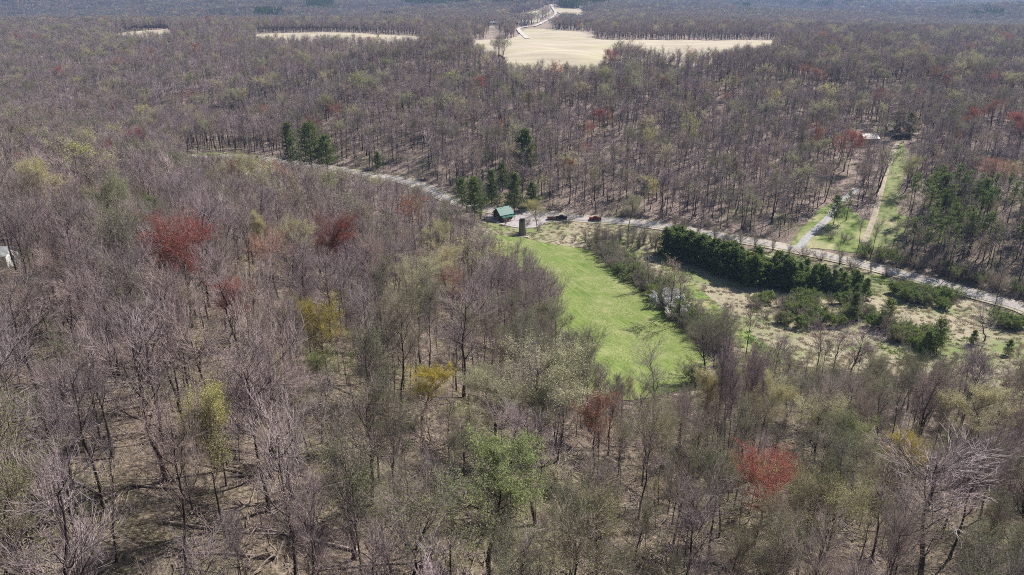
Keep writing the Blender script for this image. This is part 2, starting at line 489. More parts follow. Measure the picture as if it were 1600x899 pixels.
# fields on the plateau
sheet('stubble_field', [(740,64),(800,61.5),(815,50),(832,46),(890,49.5),(925,53),(930,62),(1000,63.5),(1100,64.5),(1215,64),(1200,80),(1160,92),(1120,100),(1090,106),(1040,102),(1000,96),(965,94),
                        (945,108),(920,124),(870,130),(820,126),(790,112),(788,92),(745,82),(735,74)], m_field, 1.0, 14.0, 1.0, sm=4)
sheet('stubble_field', [(395,55),(460,52.5),(520,51.5),(580,54),(650,58),(660,68),(600,72),(520,72),(440,70),(395,66)], m_field, 1.0, 14.0, 1.0, sm=4)
sheet('stubble_field', [(185,54),(225,49),(262,47.5),(268,58),(262,66),(215,66),(175,62)], m_field, 1.0, 14.0, 1.0, sm=4)
sheet('stubble_field', [(785,34),(800,25),(830,19),(858,16.5),(862,20),(848,28),(838,36),(810,36.5)], m_field, 1.0, 14.0, 1.0, sm=4)
sheet('stubble_field', [(868,14),(905,13.5),(908,24),(922,33),(925,37),(890,37),(858,35),(866,27),(872,22)], m_field, 1.0, 14.0, 1.0, sm=4)

main_pix = [(300,245),(340,244),(380,246),(430,252),(480,259),(530,266),(600,277),(650,289),(700,312),(750,327),(800,332),(860,338),(950,345),(1020,352),(1100,366),(1180,379),(1250,392),(1330,410),(1400,428),(1500,455),(1600,482),(1720,516)]
W_ = [hit(*p) for p in main_pix]
W_ = [(-700, W_[0][1] + 90), (-420, W_[0][1] + 30)] + W_ + [(W_[-1][0] + 80, W_[-1][1] - 50)]
strip('gravel_shoulder', None, 8.6, m_shoulder, 0.26, world=W_, avoid=False)
main_line = strip('road', None, 5.4, m_asphalt, 0.36, world=W_)
strip('driveway', [(1246,391),(1256,378),(1270,364),(1285,351),(1298,338),(1306,324),(1316,312),(1330,304),(1338,296)], 3.4, m_drive, 0.34)
strip('dirt_track', [(1350,380),(1362,350),(1372,318),(1380,285),(1388,258),(1396,236),(1402,224)], 2.4, m_track, 0.34, avoid=False)
strip('footpath', [(1055,620),(1085,618),(1112,610),(1124,598),(1118,586),(1104,574)], 2.2, m_track, 0.4, avoid=False)
strip('farm_road', [(824,62),(816,54),(810,46),(822,43),(838,41),(852,34),(866,26),(868,20),(864,14),(861,8)], 7.0, m_paleroad, 1.6, step=12)

# ------------------------------------------------------------ tubes and trees in numpy
class Acc:
    def __init__(s): s.v = []; s.f3 = []; s.f4 = []; s.n = 0; s.m3 = []; s.m4 = []
    def tubes(s, P, R, sides, mi=0):
        N, k, _ = P.shape
        T = np.gradient(P, axis=1); T /= np.linalg.norm(T, axis=2, keepdims=True) + 1e-9
        ref = np.where(np.abs(T[:, :1, 2:3]) > 0.9, np.array([[[1.0, 0, 0]]]), np.array([[[0, 0, 1.0]]]))
        A = np.cross(T, np.broadcast_to(ref, T.shape)); A /= np.linalg.norm(A, axis=2, keepdims=True) + 1e-9
        B = np.cross(T, A)
        ang = np.arange(sides) * 2 * math.pi / sides
        V = P[:, :, None] + R[:, :, None, None] * (A[:, :, None] * np.cos(ang)[None, None, :, None] + B[:, :, None] * np.sin(ang)[None, None, :, None])
        base = s.n + (np.arange(N) * k * sides)[:, None, None] + (np.arange(k - 1) * sides)[None, :, None]
        q = np.arange(sides)[None, None]; q2 = (q + 1) % sides
        F4 = np.stack([base + q, base + q2, base + sides + q2, base + sides + q], -1).reshape(-1, 4)
        s.v.append(V.reshape(-1, 3)); s.n += N * k * sides
        s.f4.append(F4); s.m4.append(np.full(len(F4), mi))
    def leaves(s, C, size, mi=0, quad=True, flat=0.0, r=None):
        r = r or rng
        N = len(C)
        U = r.normal(size=(N, 3)); U[:, 2] *= (1 - flat); U /= np.linalg.norm(U, axis=1, keepdims=True)
        W = r.normal(size=(N, 3)); W[:, 2] *= (1 - flat); W = np.cross(U, W); 
        if flat: W = np.cross(np.array([[0, 0, 1.0]]) + r.normal(size=(N, 3)) * 0.4, U)
        W /= np.linalg.norm(W, axis=1, keepdims=True) + 1e-9
        sz = (size * r.uniform(0.6, 1.4, N))[:, None]
        if quad:
            V = np.stack([C - U * sz, C + W * sz * 0.55, C + U * sz, C - W * sz * 0.55], 1)
            F4 = s.n + np.arange(N * 4).reshape(N, 4)
            s.f4.append(F4); s.m4.append(np.full(N, mi)); s.n += 4 * N
        else:
            V = np.stack([C - U * sz, C + W * sz, C + U * sz], 1)
            s.f3.append(s.n + np.arange(N * 3).reshape(N, 3)); s.m3.append(np.full(N, mi)); s.n += 3 * N
        s.v.append(V.reshape(-1, 3))
    def mesh(s, name, mats):
        V = np.concatenate(s.v)
        q = np.concatenate(s.f4) if s.f4 else np.zeros((0, 4), int)
        t = np.concatenate(s.f3) if s.f3 else np.zeros((0, 3), int)
        me = bpy.data.meshes.new(name)
        me.vertices.add(len(V)); me.vertices.foreach_set('co', V.astype(np.float32).ravel())
        loops = np.concatenate([q.ravel(), t.ravel()]).astype(np.int32)
        me.loops.add(len(loops)); me.loops.foreach_set('vertex_index', loops)
        tot = np.concatenate([np.full(len(q), 4), np.full(len(t), 3)]).astype(np.int32)
        st = np.concatenate([[0], np.cumsum(tot)[:-1]]).astype(np.int32)
        me.polygons.add(len(tot)); me.polygons.foreach_set('loop_start', st)
        try: me.polygons.foreach_set('loop_total', tot)
        except Exception: pass
        mi = np.concatenate(s.m4 + s.m3) if (s.m4 or s.m3) else np.zeros(0)
        for m in mats: me.materials.append(m)
        me.polygons.foreach_set('material_index', mi.astype(np.int32))
        me.update(calc_edges=True); me.validate()
        return me

def spawn(r, P, R, m, t0, t1, ang, lens, k, up, jit, rr, rmin=0.0, tip=0.35, lenvar=0.35):
    """m children from each parent polyline"""
    N, kp, _ = P.shape
    t = (t0 + (t1 - t0) * (np.arange(m)[None] + r.uniform(0, 1, (N, m))) / m)
    pos = t * (kp - 1); i = np.clip(pos.astype(int), 0, kp - 2); fr = (pos - i)[..., None]
    n_ = np.arange(N)[:, None]
    S0 = P[n_, i] * (1 - fr) + P[n_, i + 1] * fr
    rad = R[n_, i] * (1 - fr[..., 0]) + R[n_, i + 1] * fr[..., 0]
    T = P[n_, i + 1] - P[n_, i]; T /= np.linalg.norm(T, axis=2, keepdims=True) + 1e-9
    az = (np.arange(m)[None] * 2.4 + r.uniform(0, 6.28, (N, 1)) + r.normal(0, 0.5, (N, m)))[..., None]
    ref = np.where(np.abs(T[..., 2:3]) > 0.9, np.array([1.0, 0, 0]), np.array([0, 0, 1.0]))
    A = np.cross(T, ref); A /= np.linalg.norm(A, axis=2, keepdims=True) + 1e-9
    B = np.cross(T, A)
    a_ = (np.radians(ang) * r.uniform(0.7, 1.3, (N, m)))[..., None]
    D = T * np.cos(a_) + (A * np.cos(az) + B * np.sin(az)) * np.sin(a_)
    L = np.broadcast_to(lens(t) if callable(lens) else lens * np.ones_like(t), t.shape) * r.uniform(1 - lenvar, 1 + lenvar, t.shape)
    S0 = S0.reshape(-1, 3); D = D.reshape(-1, 3); L = L.ravel(); rad = rad.ravel()
    M = len(L)
    Q = np.empty((M, k, 3)); Q[:, 0] = S0; d = D.copy()
    for s in range(1, k):
        d = d + np.array([0, 0, up / k]) + r.normal(0, jit, (M, 3))
        d /= np.linalg.norm(d, axis=1, keepdims=True)
        Q[:, s] = Q[:, s - 1] + d * (L / (k - 1))[:, None]
    r0 = np.maximum(rad * rr, rmin)
    RR = r0[:, None] * np.linspace(1, tip, k)[None]
    return Q, np.maximum(RR, rmin * 0.7), t.ravel()

def tree_arrays(seed, h=18.0, style='vase', lod=0):
    r = np.random.default_rng(seed)
    k = 10
    z = np.linspace(-0.6, h * 0.93, k)
    bend = np.cumsum(r.normal(0, 0.13 if style != 'gnarled' else 0.38, (k, 2)), axis=0) + np.outer(np.linspace(0, 1, k), r.normal(0, 0.8, 2))
    T = np.zeros((1, k, 3)); T[0, :, 2] = z; T[0, :, :2] = bend - bend[0]
    r0 = {'vase': 0.23, 'slender': 0.16, 'gnarled': 0.27, 'spreading': 0.29, 'forked': 0.25, 'pole': 0.16}[style] * (1.0 if lod == 0 else 1.25)
    TR = r0 * (1 - np.linspace(0, 1, k) ** 0.9 * 0.86)[None]; TR[0, 0] *= 1.35
    sty = {'vase': (9, 0.42, 38, 0.37, 0.5), 'slender': (8, 0.50, 32, 0.26, 0.55), 'gnarled': (8, 0.36, 58, 0.36, 0.4), 'spreading': (10, 0.38, 50, 0.41, 0.5), 'forked': (7, 0.30, 26, 0.46, 0.35), 'pole': (8, 0.54, 42, 0.25, 0.5)}[style]
    nl, t0, ang, lr, up = sty
    if lod == 2: nl = max(5, nl - 3)
    wood = [(T, TR, 7 if lod == 0 else 5)]
    limb, lR, lt = spawn(r, T, TR, nl, t0, 0.97, ang, lambda t: h * lr * (1.12 - t) ** 0.55 * np.clip(0.45 + 1.6 * (t - t0), 0.5, 1.0), 7, up, 0.09, 0.62, 0.05, 0.28)
    wood.append((limb, lR, 5 if lod == 0 else 3))
    n2 = {0: 6, 1: 4, 2: 4}[lod]
    sec, sR, st = spawn(r, limb, lR, n2, 0.2, 0.97, 38, h * lr * 0.40, 5, 0.4, 0.09, 0.55, 0.02, 0.35)
    sec2, s2R, _ = spawn(r, T, TR, 5 if lod < 2 else 2, 0.6, 1.0, 36, h * 0.15, 5, 0.7, 0.09, 0.4, 0.02, 0.3)
    sec = np.concatenate([sec, sec2]); sR = np.concatenate([sR, s2R])
    wood.append((sec, sR, 4 if lod == 0 else 3))
    n3 = {0: 6, 1: 3, 2: 3}[lod]
    tr, tR, _ = spawn(r, sec, sR, n3, 0.12, 1.0, 30, h * 0.092, 4 if lod == 0 else 2, 0.55, 0.09, 0.6, {0: 0.020, 1: 0.028, 2: 0.05}[lod], 0.6)
    twigs = [(tr, tR, 3)]
    n4 = {0: 3, 1: 2, 2: 0}[lod]
    if n4:
        tw, wR, _ = spawn(r, tr, tR, n4, 0.05, 1.0, 30, h * 0.052, 3 if lod == 0 else 2, 0.55, 0.10, 0.75, {0: 0.0125, 1: 0.022}[lod], 0.7)
        twigs.append((tw, wR, 3))
    ends = twigs[-1][0]
    return wood, twigs, ends, r

PROTO = {}
STY = ['vase', 'vase', 'slender', 'spreading', 'gnarled', 'forked', 'slender', 'spreading']
STYWORD = {'pole': 'pole-like', 'vase': 'vase-shaped', 'slender': 'narrow', 'spreading': 'spreading', 'gnarled': 'crooked', 'forked': 'forked'}
def bud_points(ends, n, r, spread=0.22):
    e = ends.reshape(-1, 3)
    w_ = (np.clip((e[:, 2] - e[:, 2].min()) / (np.ptp(e[:, 2]) + 1e-6), 0.05, 1) ** 1.2) * (0.3 + np.hypot(e[:, 0], e[:, 1]))
    k = r.choice(len(e), n, p=w_ / w_.sum())
    return e[k] + r.normal(0, spread, (n, 3))
BUDS = {0: {'olive': (6500, 0.07), 'tan': (5000, 0.065), 'pale': (22000, 0.068), 'yellow': (15000, 0.068), 'green': (20000, 0.09), 'gold': (20000, 0.085), 'red': (20000, 0.08), 'orange': (9000, 0.07), 'white': (7000, 0.12)},
        1: {'olive': (1000, 0.15), 'tan': (900, 0.15), 'pale': (1900, 0.18), 'yellow': (2200, 0.20), 'green': (2200, 0.20), 'gold': (2000, 0.2), 'red': (2000, 0.19), 'orange': (1500, 0.19)},
        2: {'olive': (190, 0.42), 'tan': (190, 0.42), 'pale': (220, 0.5), 'orange': (190, 0.42), 'bare': (190, 0.40)}}

def near_proto(v, bud):
    """(trunk mesh, crown mesh) of near variant v with its buds"""
    key = (v, bud)
    if key in PROTO: return PROTO[key]
    wood, twigs, ends, r = tree_arrays(100 + v, 18.0, STY[v])
    if ('trunk', v) not in PROTO:
        A = Acc()
        for P, R, s in wood: A.tubes(P, R, s)
        PROTO[('trunk', v)] = A.mesh('trunk', [m_bark])
    A = Acc()
    for P, R, s in twigs: A.tubes(P, R, s, 0)
    mats = [m_twig]
    if bud != 'bare':
        n_, s_ = BUDS[0][bud]
        A.leaves(bud_points(ends, n_, r), s_, 1, r=r); mats.append(LEAF[bud])
    PROTO[key] = (PROTO[('trunk', v)], A.mesh('crown', mats))
    return PROTO[key]

def lod_mesh(v, bud, lod, name, style):
    wood, twigs, ends, r = tree_arrays(300 + v + 50 * lod, 18.0, style, lod)
    A = Acc()
    for P, R, s in wood: A.tubes(P, R, s, 0)
    for P, R, s in twigs: A.tubes(P, R, s, 1)
    mats = [m_bark, m_twig]
    if bud != 'bare' or lod == 2:
        n_, s_ = BUDS[lod][bud]
        A.leaves(bud_points(ends, n_, r, 0.3), s_, 2, r=r); mats.append(LEAF[bud])
    return A.mesh(name, mats)

def conifer_meshes(seed, h=14.0, full=1.0, base=0.08, width=0.2, dens=1.0, m=None, leaf=0.22, ragged=0.2, power=0.75):
    r = np.random.default_rng(seed)
    k = 8
    T = np.zeros((1, k, 3)); T[0, :, 2] = np.linspace(-0.5, h, k); T[0, 1:, :2] = np.cumsum(r.normal(0, 0.05, (k - 1, 2)), axis=0)
    TR = (h * 0.013 * np.linspace(1.1, 0.08, k))[None]
    A = Acc(); A.tubes(T, TR, 7)
    nb = int(h * 8 * dens)
    br, bR, t = spawn(r, T, TR, nb, base, 0.985, 82, lambda t: h * width * np.clip((1.03 - t), 0.02, 1) ** power * full + 0.15, 5, 0.35, 0.06, 0.3, 0.012, 0.3, lenvar=ragged)
    A.tubes(br, bR, 3)
    trunk = A.mesh('trunk', [m_pinebark])
    C = Acc()
    sub, subR, _ = spawn(r, br, bR, 7, 0.25, 1.0, 45, h * width * 0.2, 3, 0.3, 0.1, 0.6, 0.008, 0.5)
    e = sub.reshape(-1, 3)
    n = int(len(e) * 2.2)
    kk = r.integers(0, len(e), n)
    C.leaves(e[kk] + r.normal(0, 0.14, (n, 3)), leaf, 0, flat=0.35, r=r)
    return trunk, C.mesh('crown', [m or m_needle])

def shrub_meshes(seed, h=4.0, wd=1.0, leafc=None, nleaf=1500, stems=16, lsz=0.09, upright=False):
    r = np.random.default_rng(seed)
    P = np.zeros((stems, 6, 3)); R = np.zeros((stems, 6))
    for i in range(stems):
        a = r.uniform(0, 6.28); o = r.uniform(0, 0.6) * wd
        tilt = r.uniform(0.05, 0.9 if not upright else 0.3) * wd
        d = np.array([math.cos(a) * tilt, math.sin(a) * tilt, 1.0]); d /= np.linalg.norm(d)
        p = np.array([math.cos(a) * o, math.sin(a) * o, -0.2]); L = h * r.uniform(0.7, 1.05)
        for s in range(6):
            P[i, s] = p; p = p + d * L / 5; d = d + r.normal(0, 0.08, 3); d /= np.linalg.norm(d)
        R[i] = np.linspace(0.05, 0.015, 6)
    A = Acc(); A.tubes(P, R, 4)
    B_ = Acc()
    sec, sR, _ = spawn(r, P, R, 7, 0.2, 1.0, 38, h * 0.28, 4, 0.4, 0.12, 0.5, 0.013, 0.5)
    stem = A.mesh('stems', [m_bark])
    C = Acc(); C.tubes(sec, sR, 3, 0)
    tw, wR, _ = spawn(r, sec, sR, 8, 0.1, 1.0, 36, h * 0.13, 3, 0.4, 0.12, 0.7, 0.012, 0.6)
    C.tubes(tw, wR, 3, 0)
    mats = [m_twig]
    if leafc:
        C.leaves(bud_points(tw, nleaf, r, 0.12), lsz, 1, r=r); mats.append(LEAF[leafc])
    return stem, C.mesh('crown', mats)

# ------------------------------------------------------------ placing things
placed = []           # (x, y, r) of feature things that keep the forest away
def wpos(px, py):
    x, y = hit(px, py)
    return x, y, H1(x, y)

def add_pair(name, meshes, loc, rz, sc, names=('trunk', 'crown'), tilt=(0, 0)):
    root = empty(name, loc, rz, 1.0)
    root.scale = sc if isinstance(sc, tuple) else (sc, sc, sc)
    root.rotation_euler = (tilt[0], tilt[1], rz)
    obj(names[0], meshes[0], root); obj(names[1], meshes[1], root)
    return root

def height_from(px, by, ty):
    x, y, z = wpos(px, by)
    d = ray(px, ty); Z = CAMZ + d[2] / d[1] * y
    return x, y, z, max(Z - z, 2.0)

crowns = []
LM = []     # landmarks for the labels: (px, py, phrase)
def feature_tree(px, by, ty, bud, label, v=None, wide=1.0, name='budding_tree', cat='budding tree', lm=None, group=None):
    x, y, z, h = height_from(px, by, ty)
    v = random.randrange(8) if v is None else v
    if bud != 'bare': v = {0: 3, 1: 7, 5: 7}.get(v, v)
    s = h / 17.6
    o = add_pair(name, near_proto(v, bud), (x, y, z), random.uniform(0, 6.28), (s * wide * 1.25, s * wide * 1.25, s))
    tag(o, label, cat, group)
    placed.append((x, y, 2.5))
    hp = by - ty
    crowns.append((px, ty + 0.27 * hp, 0.30 * hp * wide, 0.34 * hp, math.hypot(x, y)))
    if lm: LM.append((px, (by + ty) / 2, lm))
    return o

GB = 'budding trees standing among the bare ones'
FT = [
 (352,842,640,'yellow','slim tree with a pale yellow-green crown low in the left-hand wood',6,0.75,'the slim yellow tree'),
 (518,610,488,'gold','bright golden-leaved tree standing out in the middle of the left wood',3,0.8,'the golden tree'),
 (835,712,556,'pale','large round cream-green tree at the foot of the meadow\'s left edge',3,1.25,'the big cream-green tree'),
 (778,735,610,'pale','cream-budded tree just left of the big round cream-green tree',0,1.1,None),
 (765,912,742,'green','leafy fresh green tree at the middle of the bottom edge',3,1.1,'the leafy green tree'),
 (1272,905,772,'yellow','pale yellow bushy-crowned tree near the lower right corner',1,1.0,'the pale yellow bushy tree'),
 (1178,850,728,'red','deep red flowering maple in the lower right wood',7,1.0,'the deep red maple'),
 (1206,815,728,'yellow','yellowish tree just behind the deep red maple',0,0.9,None),
 (300,512,362,'red','bright red flowering maple standing tallest in the left wood',1,0.9,'the bright red maple'),
 (268,500,378,'orange','rust-orange tree touching the left side of the bright red maple',0,1.0,None),
 (528,450,352,'red','dull red maple beyond the golden tree',0,1.0,'the dull red maple'),
 (436,470,378,'orange','rusty crowned tree midway between bright red and dull red maples',1,1.0,None),
 (458,450,360,'pale','cream-budded tree beside the rusty crowned tree',0,0.9,None),
 (360,548,452,'red','low dark red tree under the bare wood below the bright red maple',4,0.9,None),
 (372,318,252,'yellow','spreading yellow-green tree on the near side of the valley road',3,1.2,'the yellow-green roadside tree'),
 (695,470,392,'pale','cream-green tree near the wood\'s edge left of the meadow',0,1.1,'the cream-green meadow tree'),
 (655,500,415,'pale','large cream-tinged tree inside the wood left of the meadow',1,1.2,None),
 (682,420,358,'yellow','small yellow-green tree at the far tip of the near wood',0,1.0,None),
 (706,500,428,'orange','orange-brown tree crowded between two cream-green ones',5,0.9,None),
 (512,630,560,'green','small green-leaved tree on the open floor below the golden tree',3,0.9,None),
 (660,660,582,'gold','low golden-brown tree in the middle of the near wood',4,1.1,None),
 (840,362,318,'yellow','yellow-green tree standing alone by the gravel lot',0,0.95,'the gravel lot'),
 (982,362,313,'pale','pale yellow tree on the road verge right of the red truck',0,0.9,None),
 (365,188,146,'pale','pale yellow tree on the far hillside left of centre',3,1.2,None),
 (515,192,154,'yellow','small yellow-green tree on the far hillside above the dark pines',3,1.0,None),
 (945,215,176,'red','red maple halfway up the hillside behind the cabin',3,1.1,None),
 (900,172,134,'pale','cream tree near the top of the hillside below the big field',3,1.1,None),
 (1318,268,214,'red','orange-red maple just left of the shed with the pale roof',3,1.2,'the orange-red maple'),
 (1285,262,222,'pale','cream tree left of the orange-red maple near the shed',3,1.0,None),
 (1414,300,250,'yellow','yellow-green tree on the right side of the grassy lane',3,1.1,'the grassy lane'),
 (1540,312,256,'orange','wide orange-rust tree beyond the pine grove on the right',7,1.3,None),
 (1590,240,186,'red','dull red maple at the right edge of the far hillside',3,1.2,None),
 (1545,205,160,'orange','rust tinted tree high on the right-hand hillside',3,1.2,None),
 (1275,150,112,'orange','orange-brown tree near the right end of the big field',3,1.2,None),
 (1380,142,112,'pale','pale crown high on the right hillside above the lane',3,1.2,None),
 (1345,192,160,'pale','cream tree on the hillside behind the shed with the pale roof',3,1.2,None),
 (1135,155,124,'yellow','pale yellow tree below the right end of the big field',3,1.1,None),
 (1580,150,118,'pale','cream crowned tree near the top right corner',3,1.2,None),
 (235,360,316,'green','small green-tinged tree in the far left of the near wood',3,1.2,None),
 (645,240,205,'tan','tan-budded tree among trunks behind the valley road',3,1.0,None),
 (1085,520,470,'white',None,None,None,None),
 (1200,790,700,'tan',None,None,None,None),
 (925,760,640,'orange','reddish-brown twiggy tree right of the big round cream-green tree',6,1.1,None),
 (1225,660,588,'olive','silvery green tree behind the dark leaning trunks',3,1.3,None),
 (1330,760,670,'green','small fresh green-topped tree in the lower right wood',3,0.9,None),
 (1395,770,690,'gold','orange-gold topped tree left of the large bare tree lower right',1,0.8,None),
 (1530,740,640,'pale','broad pale olive tree in the right-hand wood',4,1.3,None),
 (1270,735,640,'pale','wide cream-olive tree right of the dark leaning trunks',7,1.2,None),
]
for px, by, ty, bud, lab, v, wd, lm in FT:
    if lab is None: continue
    feature_tree(px, by, ty, bud, lab, v, wd, lm=lm)

# notable bare trees
FB = [
 (122,555,440,'dark forked bare tree in front of a pale leafy gap at far left',5,1.2),
 (262,752,520,'tall dark bare tree, thickest trunk of the lower left wood',1,1.0),
 (725,622,470,'dark bare tree on open leaf-strewn ground left of the big round cream-green tree',0,1.1),
 (375,560,405,'crooked bare tree with a bent top right of the bright red maple',4,0.8),
 (1440,905,715,'large bare tree with lilac-grey branches near the lower right corner',1,1.3),
 (120,840,640,'tall leaning bare tree low at the left',6,1.0),
 (420,800,560,'tall bare tree right of the slim yellow-green tree',2,1.1),
 (20,760,540,'tall bare tree against the left edge low down',0,1.0),
 (1020,650,560,'dark wiry bare tree just below the foot of the meadow',5,1.3),
 (1300,588,515,'bare tree standing on the pasture above the lower right wood',5,1.0),
 (1275,592,512,'bare twin-stemmed tree on the near edge of the pasture',0,1.0),
 (1325,600,520,'widest of the bare trees along the pasture edge',3,1.0),
 (1500,668,560,'black-limbed bare tree at the right end of the pasture',1,1.1),
 (1205,610,530,'bare tree between the brushy belt and the pasture edge',0,1.0),
 (1538,533,488,'short dark bare tree with a leaning trunk alone on the dry pasture',4,1.3),
]
for px, by, ty, lab, v, wd in FB:
    feature_tree(px, by, ty, 'bare', lab, v, wd, 'bare_tree', 'bare tree')
leanp = [(1120,702),(1131,705),(1143,698),(1128,715),(1150,706),(1158,694),(1168,700),(1176,712),(1135,725)]
for q, (px, by) in enumerate(leanp):
    x, y, z = wpos(px, by)
    s = random.uniform(0.95, 1.15)
    o = add_pair('bare_tree', near_proto(2 if q % 2 else 6, 'bare'), (x, y, z), random.uniform(0, 6), (s * .62, s * .62, s), tilt=(random.uniform(-0.05, 0.02), random.uniform(0.05, 0.13)))
    tag(o, ['leftmost', 'second', 'fourth', 'lowest', 'fifth', 'topmost', 'seventh', 'rightmost', 'third'][q] + (' trunk counted from the left' if q in (1, 2, 4, 6, 8) else ' trunk') + ' of the dark leaning clump below the footpath bend', 'bare tree', 'clump of tall dark leaning trunks')
    placed.append((x, y, 1.5))
LM.append((1145, 650, 'the dark leaning clump'))

# conifers
CON = {k: conifer_meshes(*a, **kw) for k, a, kw in [
    ('pineA', (1, 16), dict(full=1.5, base=0.2, width=0.24, dens=1.4, ragged=0.55, leaf=0.2, power=0.6)),
    ('pineB', (2, 16), dict(full=1.5, base=0.25, width=0.25, dens=1.3, ragged=0.6, leaf=0.2, power=0.6)),
    ('bright', (3, 16), dict(full=1.3, base=0.12, width=0.22, dens=1.4, ragged=0.5, m=m_needle2, leaf=0.2, power=0.65)),
    ('small', (4, 6), dict(full=1.2, base=0.05, width=0.28, dens=1.6, leaf=0.15)),
    ('rowA', (5, 10), dict(full=1.6, base=0.05, width=0.27, dens=1.6, ragged=0.5, leaf=0.19, power=0.8)),
    ('rowB', (6, 10), dict(full=1.6, base=0.05, width=0.25, dens=1.6, ragged=0.55, leaf=0.19, power=0.7)),
    ('grove', (7, 18), dict(full=0.95, base=0.5, width=0.19, dens=0.33, ragged=0.7, leaf=0.17, power=0.5)),
    ('groveB', (8, 18), dict(full=0.95, base=0.6, width=0.2, dens=0.3, ragged=0.7, leaf=0.17, power=0.5))]}
CH = {'pineA': 16, 'pineB': 16, 'bright': 16, 'small': 6, 'rowA': 10, 'rowB': 10, 'grove': 18, 'groveB': 18}
def conifer(px, by, ty, kind, label, group=None, wide=1.0, name='pine_tree', cat='pine tree'):
    x, y, z, h = height_from(px, by, ty)
    s = h / CH[kind]
    o = add_pair(name, CON[kind], (x, y, z), random.uniform(0, 6.28), (s * wide, s * wide, s))
    placed.append((x, y, 2.5))
    return tag(o, label, cat, group)
for a in [
 (456,262,192,'bright','yellow-green pine left of the two dark pines by the road'),
 (488,270,192,'pineA','taller dark pine of the pair beside the valley road'),
 (512,270,212,'pineB','shorter dark pine, right one of the pair by the road'),
 (403,262,244,'small','tiny dark conifer on the verge left of the pines'),
 (820,272,204,'rowA','slim dark spruce alone on the hillside above the cabin'),
 (804,332,270,'bright','yellow-green spruce right behind the cabin'),
 (768,318,266,'bright','yellowish pine behind the cabin\'s left side'),
 (742,348,278,'pineA','dark wide pine in front of the road left of the cabin'),
 (722,330,280,'pineB','dark pine farther left of the cabin'),
 (832,322,285,'rowB','small round-topped conifer right behind the gravel lot'),
 (785,300,256,'pineB','dark pine across the road directly behind the cabin'),
 (1332,502,458,'bright','green pine left of the dark pine in the brushy pasture belt'),
 (1384,512,468,'pineA','dark pine standing in the brushy belt of the pasture'),
 (1462,552,500,'pineA','broad dark pine at the near end of the brushy belt'),
 (1444,556,518,'rowB','smaller pine leaning against the broad dark pine'),
 (1520,540,517,'small','small bright conifer beside the lone dark bare tree'),
 (1575,556,532,'small','small dark conifer on the pasture near the right edge'),
 (1405,205,168,'rowA','dark spruce behind the woodpile at the head of the lane'),
 (1420,210,176,'rowB','second dark spruce, right of the one behind the woodpile'),
 (1302,352,306,'pineB','thin pine beside the top of the grey driveway'),
 (1322,345,296,'grove','thin tall pine on the lawn between driveway and lane'),
 (1470,330,272,'pineA','dense green pine near the top of the pine grove'),
 (1498,335,276,'pineB','dark green pine right of the dense one in the grove'),
 (590,262,238,'small','dark little conifer on the slope above the valley road'),
 (765,250,225,'small','dark little conifer low on the hillside left of the slim spruce'),
]:
    conifer(*a)
LM += [(500, 240, 'the roadside pines')]

def along(pix, spacing, jitter, rows=1, rowgap=3.0):
    P = np.array(smooth_poly([hit(*p) for p in pix], 10, closed=False))
    s = np.r_[0, np.cumsum(np.linalg.norm(np.diff(P, axis=0), axis=1))]
    n = max(2, int(s[-1] / spacing))
    out = []
    for q in range(rows):
        for k in range(n + 1):
            t = min(max(s[-1] * (k + (q % 2) * 0.5) / n, 0), s[-1])
            x, y = np.interp(t, s, P[:, 0]), np.interp(t, s, P[:, 1])
            x2, y2 = np.interp(min(t + 1, s[-1]), s, P[:, 0]), np.interp(min(t + 1, s[-1]), s, P[:, 1])
            x1, y1 = np.interp(max(t - 1, 0), s, P[:, 0]), np.interp(max(t - 1, 0), s, P[:, 1])
            L = math.hypot(x2 - x1, y2 - y1) + 1e-6
            o = (q - (rows - 1) / 2) * rowgap
            out.append((x - (y2 - y1) / L * o + random.gauss(0, jitter), y + (x2 - x1) / L * o + random.gauss(0, jitter), t / s[-1], q))
    return out

wind = along([(1045,396),(1085,408),(1130,424),(1180,441),(1228,448)], 3.0, 0.4, 3, 3.0)
for x, y, t, q in wind:
    z = H1(x, y)
    s = random.uniform(0.88, 1.2)
    o = add_pair('pine_tree', CON['rowA' if random.random() < 0.5 else 'rowB'], (x, y, z), random.uniform(0, 6.28), (s * 1.2, s * 1.2, s))
    o['_w'] = q; tag(o, 'dense dark pine', 'pine tree', 'planted windbreak of dark pines')
    placed.append((x, y, 2.5))
for x, y, t, q in along([(1222,445),(1262,446),(1300,452),(1345,462)], 3.4, 1.0, 4, 3.5):
    z = H1(x, y)
    s = random.uniform(0.55, 1.0) * (1.1 - 0.35 * t)
    o = add_pair('pine_tree', CON['rowA' if random.random() < 0.5 else 'rowB'], (x, y, z), random.uniform(0, 6.28), s)
    tag(o, 'young pine trailing off the right end of the dark windbreak', 'pine tree', 'young pines at the windbreak end')
    placed.append((x, y, 2.0))
LM.append((1150, 400, 'the pine windbreak'))
for k in range(62):
    px, by = random.uniform(1395, 1640), random.uniform(318, 420)
    x, y, z = wpos(px, by)
    if y < main_line[np.argmin(abs(main_line[:, 0] - x)), 1] + 14: continue
    s = random.uniform(0.8, 1.1)
    o = add_pair('pine_tree', CON['grove' if random.random() < 0.5 else 'groveB'], (x, y, z), random.uniform(0, 6.28), s)
    tag(o, 'tall bare-stemmed pine with a thin dark top in the right-hand grove', 'pine tree', 'pine grove across the road on the right')
    placed.append((x, y, 2.0))
LM.append((1520, 360, 'the pine grove'))

